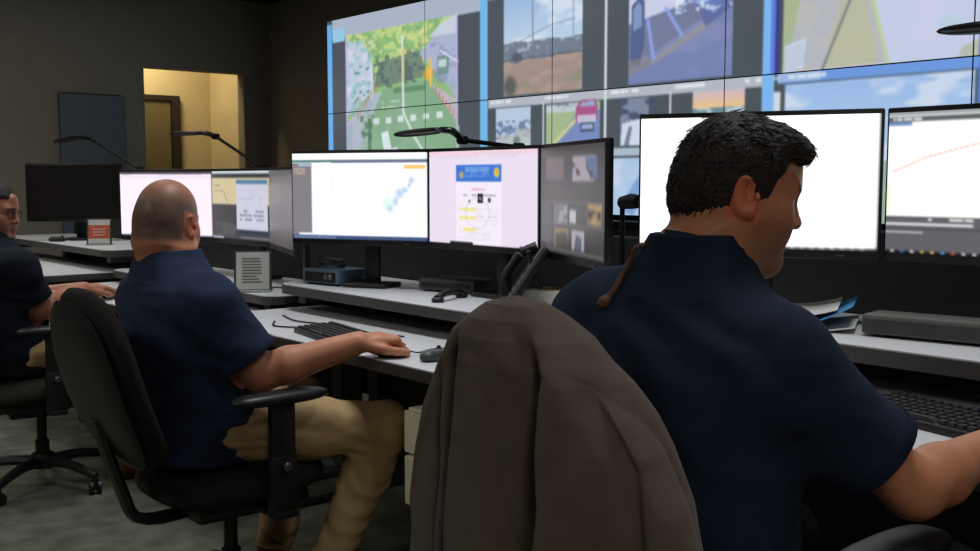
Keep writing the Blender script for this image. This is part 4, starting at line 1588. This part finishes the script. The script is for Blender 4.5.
def person(label, c):
    root = thing('person', label, 'person', c['base'])
    Hc, Q, hs = np.array(c['head']), head_rot(*c['look']), c.get('hs', 1.)
    nb = np.array(c['neck'])
    body = Solid()
    lv = [(z, x, y, w - .02, d_ - .02) for z, x, y, w, d_ in c['torso']]
    body.spine(lv, .03)
    body.framed(head_solid(c.get('heavy', 0)), Hc, Q, hs)
    skull_base = Hc + Q @ np.array([0, -.028, -.055]) * hs
    body.cone(nb - np.array([0, 0, .05]), skull_base, c['neck_r'] * 1.08, c['neck_r'] * .97, .035)
    for A in c['arms']:
        sh, el, wr = (np.array(A[k], float) for k in ('sh', 'el', 'wr'))
        th = A.get('thick', 1.)
        body.cone(sh, el, .050 * th, .042 * th, .02)
        m1 = el + (wr - el) * .28
        body.cone(el, m1, .041 * th, .045 * th, .025)
        body.cone(m1, wr, .045 * th, .029 * th, .02)
        hand_solid(body, wr, A['fwd'], A['palm'], A['right'], A['curl'], A.get('spread', 1.), size=A.get('hz', 1.))

    def skin(V):
        L = ((V - Hc) @ Q) / hs
        base = np.array(c['skin'], float) * np.ones((len(V), 1))
        n = fbm(V * 40, 3)[:, None]
        base = base * (.93 + .14 * n)
        inh = (np.abs(L[:, 0]) < .11) & (np.abs(L[:, 1]) < .14) & (L[:, 2] > -.14) & (L[:, 2] < .14)
        x, y, z = np.abs(L[:, 0]), L[:, 1], L[:, 2]

        def mix(m, col, a):
            nonlocal base
            w = (np.clip(m, 0, 1) * inh * a)[:, None]
            base = base * (1 - w) + np.array(col, float) * w
        if c.get('stubble'):
            m = np.clip((-.028 - z) / .02, 0, 1) * np.clip((y - .0) / .02, 0, 1)
            mix(m, c['stubble'], .38)
        if c.get('fringe') is not None:
            # cropped hair of a balding man: sides and back, thin on the crown
            zl = np.interp(y, [-.12, -.03, .02, .05], [-.062, -.055, .0, .05])
            zt = np.interp(y, [-.12, -.06, .0, .06], [.098, .098, .09, .07])
            m = np.clip((z - zl) / .012, 0, 1) * np.clip((zt - z) / .05, 0, 1) * (y < .055)
            n2 = fbm(L * 120, 6)
            mix(m * (.62 + .6 * n2), c['fringe'], .85)
            mix(np.clip((z - .03) / .05, 0, 1) * (y < .06) * (.5 + fbm(L * 45, 12)), c['fringe'], .22)
        ear = (x > .071) & (np.abs(y + .012) < .03) & (z > -.05) & (z < .03)
        mix(ear.astype(float), np.array(c['skin']) * np.array([1.12, .9, .86]), .7)
        lip = (np.abs(z + .069) < .0115) & (x < .024 - np.abs(z + .069)) & (y > .082)
        mix(lip.astype(float), np.array(c['skin']) * np.array([1.0, .72, .72]), .75)
        eye = (np.hypot(x - .031, z + .001) < .0115) & (y > .0735) & (z > -.0065) & (z < .0045)
        mix(eye.astype(float), (214, 208, 200), .9)
        iris = eye & (np.hypot(x - .031, z + .001) < .0052)
        mix(iris.astype(float), (40, 26, 20), 1)
        brow = (x > .012) & (x < .05) & (np.abs(z - .0225 + .10 * np.maximum(x - .034, 0)) < .0052) & (y > .05)
        mix(brow.astype(float), c['brow'], .85)
        return base
    solid_obj('body', body, c.get('h', .0042), M['skinpaint'], root, None, skin)

    # ---- shirt
    sh_ = Solid()
    sh_.spine(c['torso'], .035)
    for A in c['arms']:
        s0, el = np.array(A['sh'], float), np.array(A['el'], float)
        d_ = (el - s0) / np.linalg.norm(el - s0)
        hem = s0 + (el - s0) * A['hem']
        r0, r1 = A.get('sleeve', (.070, .068))
        sh_.ell(s0 + np.array([0, 0, -.004]), (r0 + .004,) * 3, .05)
        sh_.cone(s0, hem + d_ * .06, r0, r1, .045, False, (hem, d_))
    for A in c['arms']:
        s0, el = np.array(A['sh'], float), np.array(A['el'], float)
        d_ = (el - s0) / np.linalg.norm(el - s0)
        hem = s0 + (el - s0) * A['hem']
        r1 = A.get('sleeve', (.070, .068))[1]
        sh_.cone(hem - d_ * .02, hem + d_ * .08, r1 - .013, r1 - .013, .003, True)
    # neck hole
    sh_.cone(nb + np.array([0, 0, -.03]), skull_base + (skull_base - nb) * .3, c['neck_r'] * .99, c['neck_r'] * .99, .004, True)
    fz = fold_noise(9, .0065, c.get('seed', 1), (1, 1, 1.5))
    fz2 = fold_noise(4.5, .009, c.get('seed', 1) + 40, (1.2, 1, .55))
    hems = []
    for A in c['arms']:
        s0, el = np.array(A['sh'], float), np.array(A['el'], float)
        hems.append((s0 + (el - s0) * A['hem'], (el - s0) / np.linalg.norm(el - s0), A.get('sleeve', (.070, .068))[1]))

    def folds(V):
        k = np.ones(len(V))
        for q, d_, r_ in hems:
            k = np.minimum(k, np.where(np.linalg.norm(V - q, axis=1) < .13, np.clip((-(V - q) @ d_ - .008) / .05, 0, 1), 1))
        rn = np.linalg.norm((V - nb)[:, :2], axis=1)
        k = k * np.where(V[:, 2] > nb[2] - .05, np.clip((rn - c['neck_r'] * 1.25) / .06, 0, 1), 1)
        return (fz(V) + fz2(V)) * k
    shirt = solid_obj('shirt', sh_, .0055, M[c['cloth']], root, folds)
    for q, d_, r_ in hems:
        e1 = np.cross(d_, np.array([1., 0, 0]))
        e1 /= np.linalg.norm(e1)
        e2 = np.cross(d_, e1)
        bm = bmesh.new()
        rb = np.array(root.location)
        prev = None
        sec = [(-.014, .0015), (.002, .002), (.004, -.003), (.001, -.008), (-.012, -.008)]
        rings = [[bm.verts.new(q - rb + d_ * u + (r_ + w) * (math.cos(a) * e1 + math.sin(a) * e2)) for a in np.linspace(0, 2 * math.pi, 40, endpoint=False)] for u, w in sec]
        for i in range(len(rings)):
            a_, b_ = rings[i], rings[(i + 1) % len(rings)]
            for j in range(40):
                bm.faces.new((a_[j], a_[(j + 1) % 40], b_[(j + 1) % 40], b_[j]))
        obj('sleeve_hem', bm, M[c['cloth']], root, True, 70)
    # ---- polo collar: a folded band round the neck
    ax = skull_base - nb
    ax /= np.linalg.norm(ax)
    e1 = np.cross(ax, np.array([0, 1., 0]))
    e1 /= np.linalg.norm(e1)
    e2 = np.cross(ax, e1) * -1
    e2 = e2 if e2[1] > 0 else -e2
    rings = []
    n = 40
    prof = [(1.10, .0), (1.12, .022), (1.16, .028), (1.18, .022), (1.17, .0), (1.14, -.02), (1.10, -.02)]
    off = c.get('collar_up', 0.)
    for rr_, zz in prof:
        ring = []
        for k in range(n):
            a = 2 * math.pi * k / n + math.pi / 2
            front = max(0, math.sin(a))
            gap = front ** 6
            r_ = c['neck_r'] * (rr_ + .05 * gap)
            ring.append(nb + ax * (zz + off - c.get('collar_drop', .045) * front ** 2 - .02 * gap) + r_ * (math.cos(a) * e1 + math.sin(a) * e2) * 1.03)
        rings.append(ring)
    V = np.array(rings).reshape(-1, 3)
    m = len(prof)
    F = [((i % m) * n + k, (i % m) * n + (k + 1) % n, ((i + 1) % m) * n + (k + 1) % n, ((i + 1) % m) * n + k) for i in range(m) for k in range(n)]
    nobj('collar', V, F, M[c['cloth']], root, root)

    # ---- trousers and shoes
    tr = Solid()
    hp = np.array(c['hips'], float)
    tr.ell(hp, (.185 * c.get('wide', 1), .15, .11), .04)
    for Lg in c['legs']:
        a, kn, an = (np.array(q, float) for q in Lg[:3])
        mid = a + (kn - a) * .5
        tr.cone(a, mid, .098, .088, .04)
        tr.cone(mid, kn, .088, .068, .04)
        cm = kn + (an - kn) * .35
        tr.cone(kn, cm, .068, .066, .03)
        tr.cone(cm, an, .066, .055, .03, False, (an, an - kn))
    fa, fb = fold_noise(8, .007, c.get('seed', 1) + 5, (1, 1, 1.2)), fold_noise(17, .0065, c.get('seed', 1) + 8, (1, .6, 1.6))
    fz3 = lambda V: fa(V) + fb(V)
    solid_obj('trousers', tr, .0075, M[c['trouser']], root, fz3)
    for Lg in c['legs']:
        an, toe = np.array(Lg[2], float), np.array(Lg[3], float)
        d_ = (toe - an) * np.array([1, 1, 0])
        d_ /= np.linalg.norm(d_)
        g = an * np.array([1, 1, 0])
        so = Solid()
        so.cone(an + np.array([0, 0, .02]), g + np.array([0, 0, .05]) - d_ * .02, .046, .042, .02)
        so.cone(g - d_ * .045 + np.array([0, 0, .036]), g + d_ * .12 + np.array([0, 0, .034]), .036, .040, .03)
        so.cone(g + d_ * .10 + np.array([0, 0, .034]), g + d_ * .185 + np.array([0, 0, .030]), .042, .028, .03)
        so.add(lambda P: P[..., 2] - .004, g - .3, np.array([*(g[:2] + .3), .0]), .002, True)
        solid_obj('shoe', so, .007, M[c['shoe']], root)
    return root, Hc, Q, hs, shirt


def hair_cap(root, Hc, Q, hs, style, h=.0045):
    so = Solid()
    grow = style.get('grow', .011)
    so.ell((0, -.006, .036), (.078 + grow, .095 + grow, .089 + grow), .01)
    so.ell((0, -.045, -.012), (.067 + grow * .8, .061 + grow * .8, .070), .03)
    if style.get('quiff'):
        so.ell((0, .056, .086), (.060, .042, .030), .03)
        so.ell((.008, .086, .078), (.048, .020, .018), .02)
    ys = [-.2, -.06, -.028, -.012, .002, .026, .038, .058, .2]
    zc = style.get('line', [-.088, -.086, -.066, .016, -.012, -.014, .028, .064, .068])

    # region below the hairline is trimmed away
    def under(P):
        yy = P[..., 1]
        edge = np.interp(yy, ys, zc)
        fr = .012 * np.sin(P[..., 0] * 160) * (yy > .04) * .4
        return (P[..., 2] - edge - fr) * .8
    so.add(under, (-.13, -.16, -.16), (.13, .16, .10), .006, True)
    W = Solid().framed(so, Hc, Q, hs)
    V, F = W.mesh(h)
    L = ((V - Hc) @ Q) / hs
    N = vnormals(V, F)
    # combed locks: ridges running from the crown outwards
    az = np.arctan2(L[:, 0], L[:, 1] + .03)
    rid = np.sin(az * 46 + 7 * fbm(L * 22, 2)) * .5 + (fbm(L * np.array([70, 70, 25]), 4) - .5) * 2
    V = V + N * (rid * style.get('rough', .0016))[:, None] * hs
    o = nobj('hair', V, F.tolist(), M['hair'], root, root)
    # loose tufts over the cap
    rr = np.random.RandomState(3)
    pick = rr.choice(len(V), style.get('tufts', 900), replace=False)
    TV, TF = [], []
    crown = np.array([0, -.06, .11])
    for i in pick:
        p, n_ = L[i], N[i] @ Q
        if abs(p[0]) > .055 and -.05 < p[1] < .05 and p[2] < .045:
            continue
        flow = p - crown
        if p[2] > .07:
            flow = np.array([.25 * p[0] / .08, 1.0, .05]) if p[1] > -.04 else np.array([p[0] * 4, -.6, -.3])
        else:
            flow = np.array([0, -.25, -1.])
        flow = flow - n_ * (flow @ n_)
        flow /= np.linalg.norm(flow) + 1e-9
        flow = flow + rr.normal(0, .16, 3)
        sdv = np.cross(flow, n_)
        sdv /= np.linalg.norm(sdv) + 1e-9
        ln = rr.uniform(.010, .022) * (1.25 if p[2] > .07 else .75)
        w = rr.uniform(.0008, .0018)
        pts = [p - n_ * .001, p + flow * ln * .5 + n_ * rr.uniform(.0004, .0014), p + flow * ln + n_ * rr.uniform(-.0008, .0016)]
        if style.get('quiff') and p[1] < -.085 and .045 < p[2] < .085 and rr.rand() < .5:   # a few stray wisps at the back
            w *= .4
            pts = [p, p + n_ * .012 + flow * .004, p + n_ * rr.uniform(.016, .026) + flow * .012]
        b = len(TV)
        for q, ww in zip(pts[:2], (w, w * .8)):
            TV += [q + sdv * ww, q - sdv * ww, q + n_ * ww * .9]
        TV.append(pts[2])
        for k in range(3):
            TF.append((b + k, b + (k + 1) % 3, b + 3 + (k + 1) % 3, b + 3 + k))
            TF.append((b + 3 + k, b + 3 + (k + 1) % 3, b + 6))
    TW = np.array(TV) * hs @ Q.T + Hc
    t = nobj('hair_tufts', TW, TF, M['hair'], root, root)
    t['kind'] = 'stuff'


relaxed = [(18, 22, 14), (16, 22, 14), (18, 24, 16), (22, 26, 18)]
over_mouse = [(52, 44, 26), (54, 46, 28), (56, 48, 28), (58, 50, 30)]
typing = [(24, 30, 18), (20, 30, 18), (22, 30, 18), (26, 32, 20)]

# the dark-haired man in front
rootR, Hc, Q, hs, shirtR = person('dark-haired man in navy polo seen from behind, facing the blank white monitor', dict(
    base=(-.95, 1.25, 0), head=(-.930, 1.256, 1.250), look=(-34, 10, -3), hs=.895, neck=(-.952, 1.212, 1.153), neck_r=.058, collar_drop=.075,
    torso=[(.50, -.96, 1.19, .165, .12), (.62, -.96, 1.185, .172, .12), (.80, -.965, 1.18, .180, .118), (.92, -.97, 1.18, .186, .122), (1.0, -.975, 1.185, .188, .12),
           (1.045, -.98, 1.19, .184, .110), (1.08, -.98, 1.195, .170, .096), (1.11, -.977, 1.20, .142, .086), (1.14, -.970, 1.203, .105, .076), (1.168, -.962, 1.205, .082, .071), (1.194, -.956, 1.207, .069, .068)],
    arms=[dict(sh=(-.830, 1.20, 1.020), el=(-.702, 1.362, .846), wr=(-.695, 1.60, .872), hem=.72, sleeve=(.070, .073), fwd=(.02, 1, -.06), palm=(0, 0, -1), right=True, curl=typing, thick=.93),
          dict(sh=(-1.130, 1.20, 1.045), el=(-1.175, 1.37, .835), wr=(-1.04, 1.60, .868), hem=.74, sleeve=(.070, .073), fwd=(.15, 1, -.06), palm=(0, 0, -1), right=False, curl=typing, thick=1.06)],
    skin=(196, 132, 98), stubble=(110, 84, 70), brow=(34, 26, 24), cloth='navy2', trouser='darktrouser', shoe='shoe2', h=.004, seed=4,
    hips=(-.96, 1.21, .565), legs=[((-.87, 1.24, .575), (-.80, 1.66, .60), (-.80, 1.62, .11), (-.79, 1.8, 0)), ((-1.05, 1.24, .575), (-1.12, 1.66, .60), (-1.13, 1.70, .11), (-1.14, 1.88, 0))]))
hair_cap(rootR, Hc, Q, hs, dict(quiff=True, grow=.006, tufts=1300, rough=.0012), .004)

# the balding man in the middle
rootB, Hc, Q, hs, shirtB = person('balding man in navy polo and khaki trousers with a hand on his mouse', dict(
    base=(-2.84, 1.30, 0), head=(-2.880, 1.236, 1.150), look=(35, 6, 2), hs=1.0, heavy=1., neck=(-2.860, 1.230, 1.035), neck_r=.072,
    torso=[(.48, -2.84, 1.30, .20, .16), (.60, -2.84, 1.30, .215, .165), (.74, -2.84, 1.275, .218, .16), (.86, -2.84, 1.25, .222, .145), (.93, -2.84, 1.24, .218, .132),
           (.97, -2.843, 1.236, .200, .120), (1.00, -2.848, 1.235, .168, .104), (1.03, -2.855, 1.233, .130, .096), (1.055, -2.860, 1.231, .102, .090), (1.075, -2.864, 1.230, .090, .087)],
    arms=[dict(sh=(-2.655, 1.245, .930), el=(-2.600, 1.37, .735), wr=(-2.472, 1.612, .814), hem=.76, sleeve=(.078, .088), fwd=(.30, 1, .0), palm=(.0, .1, -1), right=True, curl=over_mouse, thick=1.12, hz=1.10),
          dict(sh=(-3.025, 1.245, .930), el=(-3.10, 1.38, .735), wr=(-3.00, 1.56, .675), hem=.76, sleeve=(.078, .088), fwd=(.1, 1, -.1), palm=(0, 0, -1), right=False, curl=relaxed, thick=1.12)],
    skin=(196, 132, 100), fringe=(92, 78, 68), brow=(90, 74, 62), cloth='navy', trouser='khaki', shoe='shoe', seed=11, wide=1.12, h=.0042,
    hips=(-2.83, 1.32, .555), legs=[((-2.73, 1.34, .56), (-2.525, 1.735, .545), (-2.56, 1.53, .115), (-2.53, 1.72, 0)), ((-2.94, 1.34, .56), (-3.00, 1.74, .55), (-2.88, 1.55, .115), (-2.86, 1.74, 0))]))

# the man at the left edge
rootL, Hc, Q, hs, shirtL = person('man with glasses in near-black shirt cut off by the left edge', dict(
    base=(-4.58, 1.30, 0), head=(-4.635, 1.245, 1.135), look=(-44, 4, 0), hs=.97, neck=(-4.60, 1.235, 1.00), neck_r=.060,
    torso=[(.48, -4.57, 1.30, .18, .14), (.62, -4.57, 1.28, .19, .145), (.76, -4.565, 1.25, .195, .135), (.86, -4.56, 1.24, .20, .125),
           (.92, -4.56, 1.236, .198, .12), (.955, -4.558, 1.235, .185, .108), (.985, -4.57, 1.235, .15, .09), (1.01, -4.59, 1.235, .10, .078), (1.035, -4.60, 1.236, .07, .068)],
    arms=[dict(sh=(-4.395, 1.25, .925), el=(-4.40, 1.34, .752), wr=(-4.585, 1.585, .798), hem=.80, sleeve=(.072, .072), fwd=(-.35, 1, -.06), palm=(0, 0, -1), right=True, curl=relaxed, thick=1.1),
          dict(sh=(-4.725, 1.25, .925), el=(-4.80, 1.40, .745), wr=(-4.69, 1.62, .79), hem=.80, sleeve=(.072, .072), fwd=(.3, 1, -.06), palm=(0, 0, -1), right=False, curl=relaxed, thick=1.1)],
    skin=(178, 118, 90), stubble=(120, 96, 84), brow=(40, 32, 30), cloth='darkshirt', trouser='khaki', shoe='shoe', seed=21, h=.005,
    hips=(-4.57, 1.32, .55), legs=[((-4.48, 1.34, .56), (-4.38, 1.76, .55), (-4.36, 1.66, .11), (-4.34, 1.84, 0)), ((-4.68, 1.34, .56), (-4.72, 1.76, .55), (-4.74, 1.78, .11), (-4.75, 1.95, 0))]))
hair_cap(rootL, Hc, Q, hs, dict(grow=.004, tufts=250, rough=.0008), .006)
bm = bmesh.new()
mi = root_inv(rootL)
for x in (-1, 1):
    ring = [(x * .034 + .024 * math.cos(a), .094 - .10 * (x * .034 + .024 * math.cos(a)) ** 2 * 6, -.002 + .018 * math.sin(a)) for a in np.linspace(0, 2 * math.pi, 18)]
    tube(bm, ring, .0018, 6)
    tube(bm, [(x * .058, .086, .004), (x * .077, .05, .006), (x * .081, -.01, .012), (x * .078, -.028, .0)], .0018, 6, 4)
tube(bm, [(-.011, .096, .0), (0, .099, .003), (.011, .096, .0)], .0018, 6, 4)
for v in bm.verts:
    v.co = mi @ Vector(Q @ np.array(v.co) * hs + Hc)
obj('glasses', bm, M['black'], rootL, True)

# eyeglass cord hanging over the collar down the front man's back
from mathutils.bvhtree import BVHTree
def on_back(shirt, root, x, z, lift=.006):
    me = shirt.data
    bv = BVHTree.FromPolygons([v.co for v in me.vertices], [tuple(p.vertices) for p in me.polygons])
    o = Vector((x, 0, z)) - root.location
    hit = bv.ray_cast(o, Vector((0, 1, 0)))
    return None if hit[0] is None else hit[0] + root.location - Vector((0, lift, 0))
t = thing('eyeglass_cord', 'brown leather cord hanging down the back of the dark-haired man', 'cord', (-1.03, 1.10, 1.0))
pts = []
for x, z in ((-1.014, 1.176), (-1.026, 1.155), (-1.031, 1.136), (-1.033, 1.118), (-1.038, 1.102), (-1.045, 1.088)):
    p = on_back(shirtR, rootR, x, z)
    if p is not None:
        pts.append(tuple(p - t.location))
bm = bmesh.new()
top = tuple(Vector((-.996, 1.205, 1.172)) - t.location)
tube(bm, [top] + pts, [.0035, .0035, .004, .005, .0055], 8, 5)
obj('strand', bm, M['strap'], t, True)
if len(pts) > 1:
    bm = bmesh.new()
    tube(bm, [pts[-2], tuple((np.array(pts[-2]) + np.array(pts[-1])) / 2), pts[-1]], [.006, .0095, .007], 10, 3)
    obj('knotted_end', bm, M['strap'], t, True)
